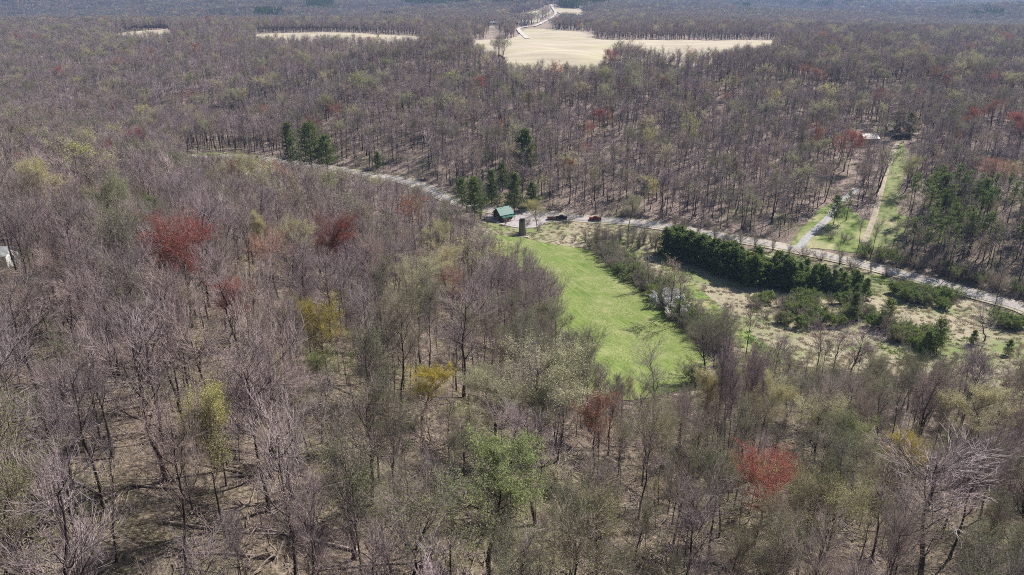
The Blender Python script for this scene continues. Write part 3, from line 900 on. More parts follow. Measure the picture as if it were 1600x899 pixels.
# shrubs
SH = [('grey', shrub_meshes(1, 4.2, 1.0, 'olive', 900)), ('brown', shrub_meshes(2, 4.0, 1.1, 'tan', 700)), ('green', shrub_meshes(3, 3.4, 1.1, 'bush', 3800, lsz=0.13)),
      ('blossom', shrub_meshes(4, 4.4, 1.1, 'white', 6000, lsz=0.13)), ('sapling', shrub_meshes(5, 6.0, 0.6, 'olive', 500, stems=9, upright=True)), ('green2', shrub_meshes(6, 3.8, 1.0, 'bush', 2600, lsz=0.12))]
SH = dict(SH)
def shrub(x, y, kind, s, label, group=None):
    z = H1(x, y)
    nm = 'sapling' if kind == 'sapling' else 'shrub'
    o = add_pair(nm, SH[kind], (x, y, z), random.uniform(0, 6.28), (s * random.uniform(0.9, 1.2), s * random.uniform(0.9, 1.2), s), ('stems', 'crown'))
    placed.append((x, y, 1.2))
    return tag(o, label, nm, group)
for x, y, t, q in along([(942,390),(966,415),(998,438),(1030,460),(1062,490),(1096,520),(1124,548)], 3.8, 0.9, 3, 3.4):
    kd = random.choice(['grey', 'grey', 'brown', 'grey', 'green2'])
    shrub(x, y, kd, random.uniform(0.95, 1.4), 'leafy green shrub in the belt along the meadow\'s right edge' if kd == 'green2' else ('brown' if kd == 'brown' else 'grey') + ' twiggy shrub in the belt along the meadow\'s right edge', 'shrub belt beside the meadow')
for px, py, s in [(1041, 484, 1.35), (1057, 499, 1.1)]:
    x, y = hit(px, py)
    shrub(x, y, 'blossom', s, 'white-blossomed shrub in the belt, ' + ('upper larger' if s > 1 else 'lower smaller') + ' one of the two')
for x, y, t, q in along([(925,384),(950,382),(985,384),(1020,386)], 3.4, 1.0, 3, 4.0):
    shrub(x, y, 'sapling', random.uniform(0.8, 1.3), 'thin upright sapling in the thicket left of the dark windbreak', 'sapling thicket at the windbreak\'s left end')
for px, py in [(945,396),(950,390),(935,385)]:
    x, y = hit(px, py); shrub(x, y, 'green', 1.0, 'dark green low shrub at the meadow\'s far right corner', 'green shrubs at the meadow corner')
for k in range(48):
    px, py = random.uniform(1185, 1345), random.uniform(470, 512)
    x, y = hit(px, py); kd = random.choice(['brown', 'green', 'grey', 'green', 'brown', 'green2'])
    shrub(x, y, kd, random.uniform(0.8, 1.25), ('leafy green' if 'green' in kd else kd + ' twiggy') + ' shrub in the thicket just below the windbreak', 'thicket below the windbreak')
for k in range(40):
    t = random.random(); px, py = 1345 + 115 * t + random.uniform(-10, 10), 500 + 52 * t + random.uniform(-14, 8)
    x, y = hit(px, py); kd = random.choice(['brown', 'green', 'grey', 'green', 'sapling', 'green2'])
    shrub(x, y, kd, random.uniform(0.7, 1.2), ('leafy green shrub' if 'green' in kd else 'thin sapling' if kd == 'sapling' else kd + ' twiggy shrub') + ' in the belt crossing the dry pasture', 'brushy belt crossing the pasture')
for k in range(30):
    px, py = random.uniform(1398, 1495), random.uniform(452, 486)
    py = 452 + (px - 1398) * 0.22 + random.uniform(-4, 16)
    x, y = hit(px, py)
    shrub(x, y, random.choice(['green', 'green', 'green2', 'grey']), random.uniform(0.8, 1.2), 'shrub in the green thicket on the pasture beside the road', 'green thicket by the road')
for k in range(8):
    px, py = random.uniform(1545, 1592), random.uniform(500, 518)
    x, y = hit(px, py)
    shrub(x, y, random.choice(['green', 'green2']), random.uniform(0.8, 1.2), 'leafy green shrub in the clump at the pasture\'s right end', 'green clump right on the pasture')
for x, y, t, q in along([(1050,362),(1120,374),(1200,391),(1300,412),(1385,434)], 6.0, 1.2, 1):
    shrub(x, y, random.choice(['sapling', 'grey', 'sapling']), random.uniform(0.7, 1.1), 'roadside sapling or brush on the near verge behind the windbreak', 'brush along the near verge')
for x, y, t, q in along([(1350,402),(1420,412),(1480,428),(1540,444),(1620,464)], 4.0, 1.2, 2, 4.0):
    shrub(x, y, random.choice(['grey', 'green2', 'brown']), random.uniform(0.9, 1.3), 'dark brushy shrub on the far bank of the road at right', 'brush on the far road bank')
for x, y, t, q in along([(560,262),(640,278),(700,298),(745,312),(860,328),(1000,342),(1100,352),(1200,368)], 9.0, 1.5, 1):
    shrub(x, y, random.choice(['grey', 'brown']), random.uniform(0.6, 1.0), 'twiggy brown shrub along the foot of the hillside behind the road', 'shrubs at the hillside foot')
for px, py, kd, s, lab in [(1298,372,'brown',0.9,'brown shrub on the lawn right of the driveway'),(1322,378,'grey',0.9,'grey shrub at the near edge of the lawn'),(1350,388,'grey',1.0,'grey twiggy shrub at the foot of the grassy lane'),
                           (826,352,'brown',0.8,'low brown shrub behind the round stone tower'),(842,364,'sapling',0.8,'small bare sapling at the meadow\'s top edge'),(873,357,'brown',0.5,'low brown shrub in the dry grass right of the lone yellow tree'),
                           (880,374,'brown',0.6,'low shrub in dry grass above the meadow'),(898,378,'sapling',0.6,'little sapling above the meadow beside a low shrub'),(790,352,'sapling',0.7,'sapling in front of the cabin porch'),
                           (762,352,'sapling',0.6,'sapling on the grass left of the round stone tower'),(1090,600,'green2',1.0,'green shrub inside the footpath bend'),(1140,600,'green',1.0,'bright green shrub outside the footpath bend'),
                           (1075,590,'brown',1.2,'reddish-brown shrub at the meadow\'s lower right corner')]:
    x, y = hit(px, py); shrub(x, y, kd, s, lab)

exec_structures = True
# ------------------------------------------------------------ buildings, vehicles
def pm(name, col, rough=0.6, metal=0.0, scale=2.0, var=0.25):
    m, n, b = mat(name, rough)
    f = pos_noise(n, scale, 4, 0.6, src='obj')
    c = ramp(n, f, [(0.3, tuple(v * (1 - var) for v in col)), (0.7, tuple(min(v * (1 + var), 1) for v in col))])
    n.links.new(c, b.inputs["Base Color"]); b.inputs["Metallic"].default_value = metal
    return m
m_logs = pm("stained_logs", (0.075, 0.04, 0.025), 0.8)
m_greenroof = pm("green_metal_roof", (0.028, 0.15, 0.115), 0.4, 0.0, 1.0, 0.12)
m_stone = pm("mortared_fieldstone", (0.20, 0.185, 0.165), 0.9, scale=3.0, var=0.45)
m_whitewall = pm("white_siding", (0.78, 0.77, 0.74), 0.7, var=0.05)
m_paleroof = pm("pale_metal_roof", (0.45, 0.46, 0.47), 0.45, 0.0, 1.0, 0.1)
m_shingle = pm("grey_shingles", (0.22, 0.22, 0.23), 0.9)
m_glass = pm("dark_glass", (0.02, 0.025, 0.03), 0.1)
m_blackpaint = pm("black_paint", (0.012, 0.013, 0.016), 0.25, var=0.1)
m_redpaint = pm("red_paint", (0.17, 0.012, 0.016), 0.3, var=0.08)
m_tyre = pm("tyre_rubber", (0.02, 0.02, 0.02), 0.9)
m_steel = pm("grey_steel", (0.35, 0.35, 0.35), 0.4, 0.6)
m_wood = pm("weathered_boards", (0.22, 0.14, 0.08), 0.85)
m_planks = pm("pale_planks", (0.60, 0.57, 0.50), 0.8)
m_beige = pm("tan_gravel_border", (0.5, 0.47, 0.4), 0.9)
m_lamp = pm("lamp_lens", (0.6, 0.55, 0.5), 0.2)

class MB:
    def __init__(s): s.v = []; s.f = []
    def box(s, x0, x1, y0, y1, z0, z1, tf=None):
        p = [(x, y, z) for z in (z0, z1) for x, y in ((x0, y0), (x1, y0), (x1, y1), (x0, y1))]
        if tf: p = [tf(*q) for q in p]
        n = len(s.v); s.v += p
        s.f += [[n, n + 3, n + 2, n + 1], [n + 4, n + 5, n + 6, n + 7], [n, n + 1, n + 5, n + 4], [n + 1, n + 2, n + 6, n + 5], [n + 2, n + 3, n + 7, n + 6], [n + 3, n, n + 4, n + 7]]
    def prism(s, prof, a0, a1, axis='y'):
        n = len(s.v); k = len(prof)
        for a in (a0, a1):
            for u, w_ in prof: s.v.append((u, a, w_) if axis == 'y' else (a, u, w_))
        s.f.append(list(range(n, n + k))); s.f.append(list(range(n + k, n + 2 * k))[::-1])
        for i in range(k): s.f.append([n + i, n + k + i, n + k + (i + 1) % k, n + (i + 1) % k])
    def lathe(s, prof, seg=24, cx=0, cy=0, axis='z', jit=0.0, c=None):
        n = len(s.v)
        for r_, h_ in prof:
            for i in range(seg):
                a = 2 * math.pi * i / seg; rr = r_ + random.uniform(-jit, jit)
                u, w_ = rr * math.cos(a), rr * math.sin(a)
                if axis == 'z': s.v.append((cx + u, cy + w_, h_))
                elif axis == 'y': s.v.append((c[0] + u, c[1] + h_, c[2] + w_))
                else: s.v.append((c[0] + h_, c[1] + u, c[2] + w_))
        for j in range(len(prof) - 1):
            for i in range(seg):
                s.f.append([n + j * seg + i, n + j * seg + (i + 1) % seg, n + (j + 1) * seg + (i + 1) % seg, n + (j + 1) * seg + i])
        s.f.append(list(range(n, n + seg))[::-1]); s.f.append(list(range(n + (len(prof) - 1) * seg, n + len(prof) * seg)))
    def build(s, name, m, parent=None, bevel=0.0, smooth=False):
        me = mesh_from(s.v, s.f, [m], name, smooth=smooth)
        o = obj(name, me, parent)
        if bevel:
            bv = o.modifiers.new('bevel', 'BEVEL'); bv.width = bevel; bv.segments = 2; bv.limit_method = 'ANGLE'
        return o

def house(name, px, py, rz, L, W, Hh, Rh, wallm, roofm, label, cat, windows=(), door=None, over=0.4, chim=False):
    x, y, z = wpos(px, py)
    placed.append((x, y, max(L, W) * (0.7 if y < 900 else 0.2)))
    e = empty(name, (x, y, z), rz)
    tag(e, label, cat)
    m = MB(); m.prism([(-W / 2, -0.8), (W / 2, -0.8), (W / 2, Hh), (0, Hh + Rh - 0.03), (-W / 2, Hh)], -L / 2, L / 2, 'x'); m.build('wall', wallm, e)
    m = MB(); sl = Rh / (W / 2)
    for s_ in (-1, 1):
        o_ = W / 2 + over
        m.prism([(0, Hh + Rh + 0.02), (0, Hh + Rh + 0.17), (s_ * o_, Hh + Rh + 0.17 - sl * o_), (s_ * o_, Hh + Rh + 0.02 - sl * o_)], -L / 2 - over, L / 2 + over, 'x')
    roof = m.build('roof', roofm, e)
    if chim:
        m = MB(); m.box(L * 0.2, L * 0.2 + 0.7, -0.35, 0.35, Hh, Hh + Rh + 1.1); m.build('chimney', m_stone, roof)
    for (side, u, zz, ww, hh) in windows:
        m = MB()
        if side in 'fb':
            s_ = -1 if side == 'f' else 1; y0 = s_ * W / 2
            m.box(u - ww / 2 - .08, u + ww / 2 + .08, min(y0, y0 + s_ * .06), max(y0, y0 + s_ * .06), zz - .08, zz + hh + .08)
            wf = m.build('window', m_whitewall if wallm is not m_whitewall else m_steel, e)
            m = MB(); m.box(u - ww / 2, u + ww / 2, min(y0 + s_ * .05, y0 + s_ * .08), max(y0 + s_ * .05, y0 + s_ * .08), zz, zz + hh); m.build('pane', m_glass, wf)
        else:
            s_ = -1 if side == 'l' else 1; x0 = s_ * L / 2
            m.box(min(x0, x0 + s_ * .06), max(x0, x0 + s_ * .06), u - ww / 2 - .08, u + ww / 2 + .08, zz - .08, zz + hh + .08)
            wf = m.build('window', m_whitewall if wallm is not m_whitewall else m_steel, e)
            m = MB(); m.box(min(x0 + s_ * .05, x0 + s_ * .08), max(x0 + s_ * .05, x0 + s_ * .08), u - ww / 2, u + ww / 2, zz, zz + hh); m.build('pane', m_glass, wf)
    if door:
        u, ww, hh = door
        m = MB(); m.box(u - ww / 2, u + ww / 2, -W / 2 - .07, -W / 2, 0, hh); m.build('door', m_wood, e)
    return e

# the cabin: dark log walls, green metal roof, gable to the left, a lower porch roof in front
cab = house('cabin', 786, 343, math.radians(36), 6.6, 5.6, 3.4, 2.5, m_logs, m_greenroof, 'small dark log cabin with a green metal roof beside the gravel lot', 'cabin',
            windows=[('l', -1.0, 1.0, 0.8, 1.0), ('l', 1.0, 1.0, 0.8, 1.0), ('f', -1.6, 1.0, 0.9, 1.0), ('f', 2.0, 1.0, 0.9, 1.0)], door=(0.2, 1.0, 2.1), over=0.6)
m = MB(); m.prism([(-2.85, 2.6), (-4.8, 2.1), (-4.8, 2.22), (-2.85, 2.75)], -3.2, 3.2, 'x'); m.build('porch_roof', m_greenroof, cab)
for u in (-3.0, -1.0, 1.0, 3.0):
    m = MB(); m.box(u - .09, u + .09, -4.7, -4.52, -0.5, 2.12); m.build('porch_post', m_logs, cab)
m = MB(); m.box(-3.2, 3.2, -4.85, -2.82, -0.7, 0.15); m.build('porch_floor', m_wood, cab)
m = MB(); m.box(-2.6, -2.0, 0.5, 1.1, 5.2, 7.2); m.build('chimney', m_stone, cab)
LM.append((786, 330, 'the cabin'))
# round stone tower, an old silo base with a broken notch in its rim
x, y, z = wpos(816, 367)
tw_ = empty('stone_tower', (x, y, z)); placed.append((x, y, 4))
tag(tw_, 'round ruined stone silo with a notched rim at the meadow\'s far tip', 'stone silo')
m = MB(); seg = 28; n0 = 0
R_, r_i = 1.45, 1.1
for zz, rr in ((-0.5, 1.6), (0.4, 1.52), (2.0, 1.47), (4.0, 1.44)):
    pass
outer = [(-0.5, 1.6), (0.5, 1.54), (1.5, 1.5), (2.6, 1.47), (3.8, 1.45), (5.0, 1.43), (6.0, 1.42)]
def toph(i): return 7.0 - (1.1 if i % seg in (17, 18, 19, 20, 21, 22) else 0) + 0.12 * math.sin(i * 2.7)
for h_, rr in outer:
    for i in range(seg):
        a = 2 * math.pi * i / seg; q = rr + random.uniform(-.035, .035); m.v.append((q * math.cos(a), q * math.sin(a), h_))
for i in range(seg): a = 2 * math.pi * i / seg; m.v.append((1.43 * math.cos(a), 1.43 * math.sin(a), toph(i)))
for i in range(seg): a = 2 * math.pi * i / seg; m.v.append((1.08 * math.cos(a), 1.08 * math.sin(a), toph(i) - 0.03))
for i in range(seg): a = 2 * math.pi * i / seg; m.v.append((1.08 * math.cos(a), 1.08 * math.sin(a), 0.1))
for j in range(len(outer) + 2):
    for i in range(seg): m.f.append([j * seg + i, j * seg + (i + 1) % seg, (j + 1) * seg + (i + 1) % seg, (j + 1) * seg + i])
m.f.append([(len(outer) + 2) * seg + i for i in range(seg)])
m.build('stone_wall', m_stone, tw_)
m = MB(); m.box(1.35, 1.56, -0.5, 0.5, -0.3, 1.9); m.build('doorway', m_glass, tw_)
m = MB(); m.lathe([(1.75, -0.5), (1.72, 0.22)], 28); m.build('plinth', m_stone, tw_)
LM.append((815, 358, 'the round stone silo'))
x, y, z = wpos(822, 371)
m = MB(); m.box(-1.1, 1.1, -0.6, 0.6, -0.2, 0.35); o = m.build('stone_slab', m_beige, None, bevel=0.05); o.location = (x, y, z + 0.1); o.rotation_euler = (0, 0, -0.4)
tag(o, 'pale flat stone slab on the ground just right of the round stone silo', 'stone slab')
x, y, z = wpos(764, 343)
m = MB()
for k in range(4): m.box(-4.5, 4.5, -0.5 + k * .27, -0.5 + k * .27 + .24, 0.25, 0.33)
fd = empty('boardwalk', (x, y, z), math.radians(-16)); tag(fd, 'pale plank footbridge leading to the cabin from the left', 'footbridge')
m.build('deck', m_planks, fd)
m = MB(); m.box(-4.5, 4.5, -0.55, -0.5, 0.0, 0.32); m.box(-4.5, 4.5, 0.56, 0.61, 0.0, 0.32); m.build('beam', m_wood, fd)
for s_ in (-0.55, 0.6):
    m = MB(); m.box(-4.5, 4.5, s_, s_ + 0.06, 1.0, 1.09)
    for u in (-4.4, -2.2, 0, 2.2, 4.3): m.box(u, u + .09, s_, s_ + 0.06, 0.3, 1.0)
    m.build('railing', m_planks, fd)

def truck(px, py, rz, paint, label):
    x, y, z = wpos(px, py)
    e = empty('pickup_truck', (x, y, z + 0.3), rz); tag(e, label, 'pickup truck'); placed.append((x, y, 4))
    m = MB(); m.prism([(-2.75, 0.45), (2.6, 0.45), (2.75, 0.75), (2.7, 1.08), (1.15, 1.18), (-2.75, 1.18)], -0.95, 0.95, 'y'); m.build('body', paint, e, bevel=0.05)
    m = MB(); m.prism([(1.15, 1.17), (0.45, 1.78), (-0.9, 1.8), (-1.15, 1.17)], -0.82, 0.82, 'y'); cb = m.build('cab', paint, e, bevel=0.04)
    m = MB(); m.prism([(1.06, 1.22), (0.44, 1.72), (-0.82, 1.74), (-1.02, 1.22)], -0.835, -0.82, 'y'); m.build('window', m_glass, cb)
    m = MB(); m.prism([(1.06, 1.22), (0.44, 1.72), (-0.82, 1.74), (-1.02, 1.22)], 0.82, 0.835, 'y'); m.build('window', m_glass, cb)
    m = MB(); m.prism([(1.17, 1.2), (0.50, 1.77), (0.47, 1.74), (1.13, 1.19)], -0.72, 0.72, 'y'); m.build('windscreen', m_glass, cb)
    m = MB(); m.box(-2.6, -1.25, -0.75, 0.75, 1.185, 1.2); m.build('bed', m_tyre, e)
    for u in (-1.75, 1.75):
        for s_ in (-1, 1):
            m = MB(); m.lathe([(0.39, -0.13), (0.41, -0.08), (0.41, 0.08), (0.39, 0.13)], 18, axis='y', c=(u, s_ * 0.86, 0.4)); w_ = m.build('wheel', m_tyre, e)
            m = MB(); m.lathe([(0.22, -0.02), (0.2, 0.02)], 12, axis='y', c=(u, s_ * 1.0, 0.4)); m.build('rim', m_steel, w_)
    for s_ in (-0.72, 0.72):
        m = MB(); m.box(2.68, 2.76, s_ - .16, s_ + .16, 0.8, 0.98); m.build('headlight', m_lamp, e)
    m = MB(); m.box(2.7, 2.85, -0.9, 0.9, 0.45, 0.62); m.box(-2.87, -2.74, -0.9, 0.9, 0.45, 0.62); m.build('bumper', m_steel, e)
    return e
truck(877, 343, math.radians(183), m_blackpaint, 'black pickup truck parked beside the dry grass near the gravel lot')
truck(930, 345, math.radians(178), m_redpaint, 'red pickup truck parked on the road edge right of the black one')
x, y, z = wpos(861, 344)
tr_ = empty('trailer', (x, y, z + 0.3), math.radians(3)); tag(tr_, 'low brown utility trailer parked just left of the black pickup', 'trailer'); placed.append((x, y, 4))
m = MB(); m.box(-1.7, 1.7, -0.9, 0.9, 0.5, 0.62); m.build('bed', m_wood, tr_)
for a0 in ((-1.7, 1.7, -0.95, -0.9), (-1.7, 1.7, 0.9, 0.95), (-1.76, -1.7, -0.9, 0.9), (1.7, 1.76, -0.9, 0.9)):
    m = MB(); m.box(*a0, 0.5, 1.15); m.build('side_board', m_wood, tr_)
for s_ in (-1, 1):
    m = MB(); m.lathe([(0.31, -0.1), (0.33, -0.05), (0.33, 0.05), (0.31, 0.1)], 16, axis='y', c=(0, s_ * 1.06, 0.3)); m.build('wheel', m_tyre, tr_)
m = MB(); m.box(1.76, 3.0, -0.06, 0.06, 0.5, 0.6); m.build('drawbar', m_steel, tr_)

sh = house('shed', 1356, 222, math.radians(6), 8.5, 7.0, 2.6, 2.0, m_wood, m_paleroof, 'shed with a pale metal roof among trees left of the lane', 'shed', windows=[('f', 2, 1.0, 0.9, 0.9)], door=(-1, 2.2, 2.2), over=0.5)
house('white_shed', 2, 415, math.radians(4), 5.5, 4.5, 3.0, 1.3, m_whitewall, m_paleroof, 'white shed half cut off by the left edge among bare trees', 'shed', windows=[('r', 0, 1.2, 0.9, 1.0)], over=0.4)
house('barn', 772, 38.5, math.radians(4), 34, 12, 4.0, 2.5, m_whitewall, m_paleroof, 'long low white barn far off beside the pale farm road', 'barn', windows=[('f', -8, 1.2, 2, 1.4), ('f', 8, 1.2, 2, 1.4)], door=(0, 4, 3.4))
house('farmhouse', 913, 15.5, math.radians(-6), 30, 12, 7.0, 4.0, m_whitewall, m_shingle, 'distant white farmhouse on the skyline right of the farm road', 'farmhouse', windows=[('f', -8, 2, 2, 2), ('f', 8, 2, 2, 2)], door=(0, 3, 3.4), chim=True)
house('farmhouse', 819, 40, math.radians(10), 13, 9, 4.5, 3.0, m_whitewall, m_shingle, 'small white farmhouse in the trees at the farm road bend', 'farmhouse', windows=[('f', -3, 1.2, 1.2, 1.4), ('f', 3, 1.2, 1.2, 1.4)], door=(0, 1.2, 2.2), chim=True)

# woodpile and pole fence at the lane head
x, y, z = wpos(1408, 217)
wp = empty('log_pile', (x, y, z), 0.1); tag(wp, 'dark stack of logs at the head of the grassy lane', 'log pile', None)
for row in range(4):
    for k in range(7 - row):
        m = MB(); m.lathe([(0.40, -4.5), (0.42, 0), (0.38, 4.5)], 9, axis='x', c=(random.uniform(-.4, .4), -2.4 + k * 0.84 + row * 0.42, 0.4 + row * 0.72)); m.build('log', m_bark, wp)
x, y, z = wpos(1400, 224)
pf = empty('pole_gate', (x, y, z), -0.25); tag(pf, 'pale two-rail pole gate across the lane in front of the dark log pile', 'gate')
for zz in (0.7, 1.3):
    m = MB(); m.lathe([(0.12, -3.2), (0.10, 3.2)], 8, axis='x', c=(0, 0, zz)); m.build('rail', m_planks, pf)
for u in (-3.1, 3.1):
    m = MB(); m.lathe([(0.16, -0.4), (0.15, 1.7)], 8, cx=u, cy=0.25); m.build('post', m_planks, pf)

# ------------------------------------------------------------ the forest
for q_, a_, b_ in ((1356, 217, 26), (1408, 220, 18), (786, 335, 26), (816, 358, 14), (875, 342, 22), (930, 342, 16), (772, 36, 4), (913, 14, 12), (819, 38, 4), (4, 400, 14)):
    X_, Y_ = hit(q_, a_ + 4); crowns.append((q_, a_, b_, 6, math.hypot(X_, Y_) - 3))
farm_px = np.array(smooth_poly([(824,62),(816,54),(810,46),(822,43),(838,41),(852,34),(866,26),(868,20),(864,14),(861,8)], 6, closed=False))
def hides_farm_road(x, y, z, h):
    px, py = proj(x, y, z); pt = proj(x, y, z + h)[1]
    r_ = np.zeros(len(x), bool)
    for u_, v_ in farm_px:
        d_ = hit(u_, v_)[1]
        r_ |= (np.abs(px - u_) < 8) & (py > v_) & (pt < v_ - 1) & (y < d_)
    return r_
def near_road(x, y, extra=0.0):
    r = np.zeros(len(x), bool)
    for P, w_ in roads:
        lo, hi = P.min(0) - w_ - 8, P.max(0) + w_ + 8
        k = np.nonzero((x > lo[0]) & (x < hi[0]) & (y > lo[1]) & (y < hi[1]))[0]
        for s in range(0, len(k), 3000):
            kk = k[s:s + 3000]
            d = np.sqrt((x[kk, None] - P[None, :, 0]) ** 2 + (y[kk, None] - P[None, :, 1]) ** 2).min(1)
            r[kk] |= d < w_ + extra
    return r
def free(x, y, buf=0.0):
    ok = ~near_road(x, y, buf)
    for c in clearings: ok &= ~inside(c, x, y)
    return ok
def jitter_grid(x0, x1, y0, y1, s, r, amt=0.42):
    X, Y = np.meshgrid(np.arange(x0, x1, s), np.arange(y0, y1, s))
    X = X + (np.arange(X.shape[0]) % 2)[:, None] * s * 0.5
    return (X + r.uniform(-amt, amt, X.shape) * s).ravel(), (Y + r.uniform(-amt, amt, Y.shape) * s).ravel()

r = np.random.default_rng(21)
x, y = jitter_grid(-700, 720, 18, 325, 5.9, r)
x2, y2 = jitter_grid(-1050, 1070, 325, 1320, 5.5, r)
k_ = (y2 < 700) | (r.uniform(0, 1, len(x2)) < 0.75)
x2, y2 = x2[k_], y2[k_]
x, y = np.r_[x, x2], np.r_[y, y2]
k = np.abs(x) < 0.72 * y + 55
x, y = x[k], y[k]
k = free(x, y, 1.5); x, y = x[k], y[k]
pl = np.array(placed)
z = H(x, y)
ok = np.ones(len(x), bool)
for px_, py_, rr in pl:
    ok &= (x - px_) ** 2 + (y - py_) ** 2 > rr ** 2
ppx, ppy = proj(x, y, z)
# openings in the wood seen in the photo, thinner where the floor shows
dens = np.where(y < 260, 0.86, 1.0)
dens = np.where((ppx > 0) & (ppx < 260) & (ppy > 560) & (ppy < 720) , 0.65, dens)
dens = np.where((ppx > 1120) & (y < 260) & (ppy < 640), 0.75, dens)
ok &= r.uniform(0, 1, len(x)) < dens
ok &= ~((ppx > 1395) & (ppx < 1640) & (ppy > 322) & (ppy < 415) & (r.uniform(0, 1, len(x)) < 0.3))
x, y, z, ppx, ppy = x[ok], y[ok], z[ok], ppx[ok], ppy[ok]
dist = np.sqrt(x * x + y * y + (CAMZ - z) ** 2)
order = np.argsort(dist)
x, y, z, ppx, ppy, dist = (q[order] for q in (x, y, z, ppx, ppy, dist))
# the wood is lower beside the road, the fields, the meadow and the pasture
hgt = r.choice([0.55, 0.7, 0.88, 0.95, 1.05], len(x)) * r.uniform(0.9, 1.1, len(x)) * np.where((ppx > 560) & (ppy > 560) & (y < 240), 0.88, 1.0)
road_py = np.interp(ppx, [p[0] for p in main_pix], [p[1] for p in main_pix])
lim = np.full(len(x), -1e9)
side = (ppx > 292) & (ppx < 740) & (ppy > road_py)
lim[side] = road_py[side] + 6
edge_x = [740, 780, 830, 870, 900, 925, 935, 960, 1060, 1120, 1180, 1300, 1400, 1500, 1700]
edge_y = [350, 376, 400, 446, 490, 530, 566, 608, 614, 604, 560, 560, 568, 578, 585]
nl = np.interp(ppx, edge_x, edge_y)
side = (ppx > 740) & (y < 300) & (ppy > nl)
lim[side] = nl[side] + np.where(ppx[side] < 1110, r.normal(0, 9, side.sum()), r.normal(-4, 15, side.sum()))
fx = [180, 185, 270, 275, 395, 400, 660, 665, 735, 740, 790, 800, 935, 950, 990, 1010, 1100, 1190, 1215, 1220]
fy = [-99, 59, 59, -99, -99, 64, 68, -99, -99, 74, 98, 108, 108, 80, 76, 85, 91, 79, 71, -99]
fl = np.interp(ppx, fx, fy)
side = (y > 450) & (ppy > fl) & (y < 1320)
lim[side] = fl[side] + r.normal(0, 4, side.sum())
smax = (ppy - lim) * dist / (18 * F * 0.97)
hgt = np.minimum(hgt, smax)
ok = hgt > 0.28
for cx, cy, ww, hh, cd in crowns:
    tcy = ppy - hgt * 18 * F * 0.62 / dist
    ov = (np.abs(ppx - cx) < ww + 12) & (np.abs(tcy - cy) < hh + 22) & (np.hypot(x, y) < cd)
    ok &= ~(ov & (r.uniform(0, 1, len(x)) < 0.9))
x, y, z, ppx, ppy, dist, hgt = (q[ok] for q in (x, y, z, ppx, ppy, dist, hgt))
patch = waves(x, y, 90, 5, 11) + 0.5 * waves(x, y, 35, 5, 12)
u = r.uniform(0, 1, len(x))
bud = np.full(len(x), 'bare', dtype=object)
right_low = (ppx > 560) & (ppy > 560) & (y < 240)
bud[right_low & (u < 0.62)] = 'olive'
bud[right_low & (u >= 0.62) & (u < 0.72)] = 'tan'
bud[right_low & (u > 0.925)] = 'pale'
left = ~right_low
bud[left & (u < 0.09 + 0.06 * patch)] = 'olive'
bud[left & (u > 0.62) & (u < 0.75)] = 'tan'
bud[left & (u > 0.965)] = 'pale'
bud[left & (u > 0.955) & (u < 0.960)] = 'yellow'
bud[(u > 0.973) & (u < 0.978)] = 'orange'
bud[(u > 0.950) & (u < 0.9525)] = 'red'
calm = (dist < 260) & np.isin(bud, ['red', 'yellow', 'orange'])
bud[calm] = 'bare'
sty = r.choice(8, len(x), p=[.2, .2, .17, .07, .04, .12, .15, .05])
rot = r.uniform(0, 6.28, len(x))
NB, NG = 300, 240
cnt = {'bare': len(FB) + 9, 'bud': 45}
rest = []
pend = []
for i in range(len(x)):
    isb = bud[i] == 'bare'
    vis = -60 < ppx[i] < 1660 and ppy[i] < 1150
    if vis and dist[i] < 300 and ((isb and cnt['bare'] < NB) or (not isb and cnt['bud'] < NG + 45)):
        cnt['bare' if isb else 'bud'] += 1
        s = float(hgt[i]); wd = random.uniform(0.8, 1.15)
        o = add_pair('bare_tree' if isb else 'budding_tree', near_proto(int(sty[i]), bud[i]), (float(x[i]), float(y[i]), float(z[i])), float(rot[i]), (s * wd, s * wd, s),
                     tilt=(random.gauss(0, 0.03), random.gauss(0, 0.03)))
        pend.append((o, ppx[i], ppy[i] - 0.5 * s * 18 * F * 0.85 / dist[i], s, int(sty[i]), bud[i]))
    else:
        rest.append(i)
rest = np.array(rest)

# labels: look, then where it stands against a landmark, then its order from the left
BW = {'bare': 'bare', 'olive': 'olive-tinged', 'tan': 'tan-budded', 'pale': 'cream-budded', 'orange': 'rust-budded', 'yellow': 'yellow-leafed', 'red': 'red-budded'}
LM2 = LM + [(30, 860, 'the bottom left corner'), (1570, 860, 'the bottom right corner'), (560, 850, 'the lower edge centre'), (960, 600, 'the foot of the meadow'), (1000, 860, 'the lower right edge'),
            (1450, 640, 'the pasture\'s right end'), (60, 480, 'the white shed'), (180, 620, 'the open left floor'), (640, 760, 'the near wood\'s middle'), (1120, 598, 'the footpath bend')]
lab = {}
for o, px, py, s, v, bd in pend:
    L = min(LM2, key=lambda q: (q[0] - px) ** 2 + (q[1] - py) ** 2)
    dx, dy = px - L[0], py - L[1]
    rel = ('right of' if dx > 0 else 'left of') if abs(dx) > abs(dy) else ('in front of' if dy > 0 else 'behind')
    size = 'tall' if s > 0.98 else 'short' if s < 0.78 else 'mid-height'
    t = f"{size} {BW[bd]} {STYWORD[STY[v]]} tree {rel} {L[2]}"
    lab.setdefault(t, []).append((px, o, bd))
ORD = ['leftmost'] + [w_ + ' from left' for w_ in 'second third fourth fifth sixth seventh eighth ninth tenth eleventh twelfth'.split()]
for t, lst in lab.items():
    lst.sort(key=lambda q: q[0])
    for k, (px, o, bd) in enumerate(lst):
        tt = t if len(lst) == 1 else (t + ', ' + ORD[min(k, 11)])
        tag(o, tt, 'bare tree' if bd == 'bare' else 'budding tree', 'bare trees of the near wood' if bd == 'bare' else 'budding trees of the near wood')

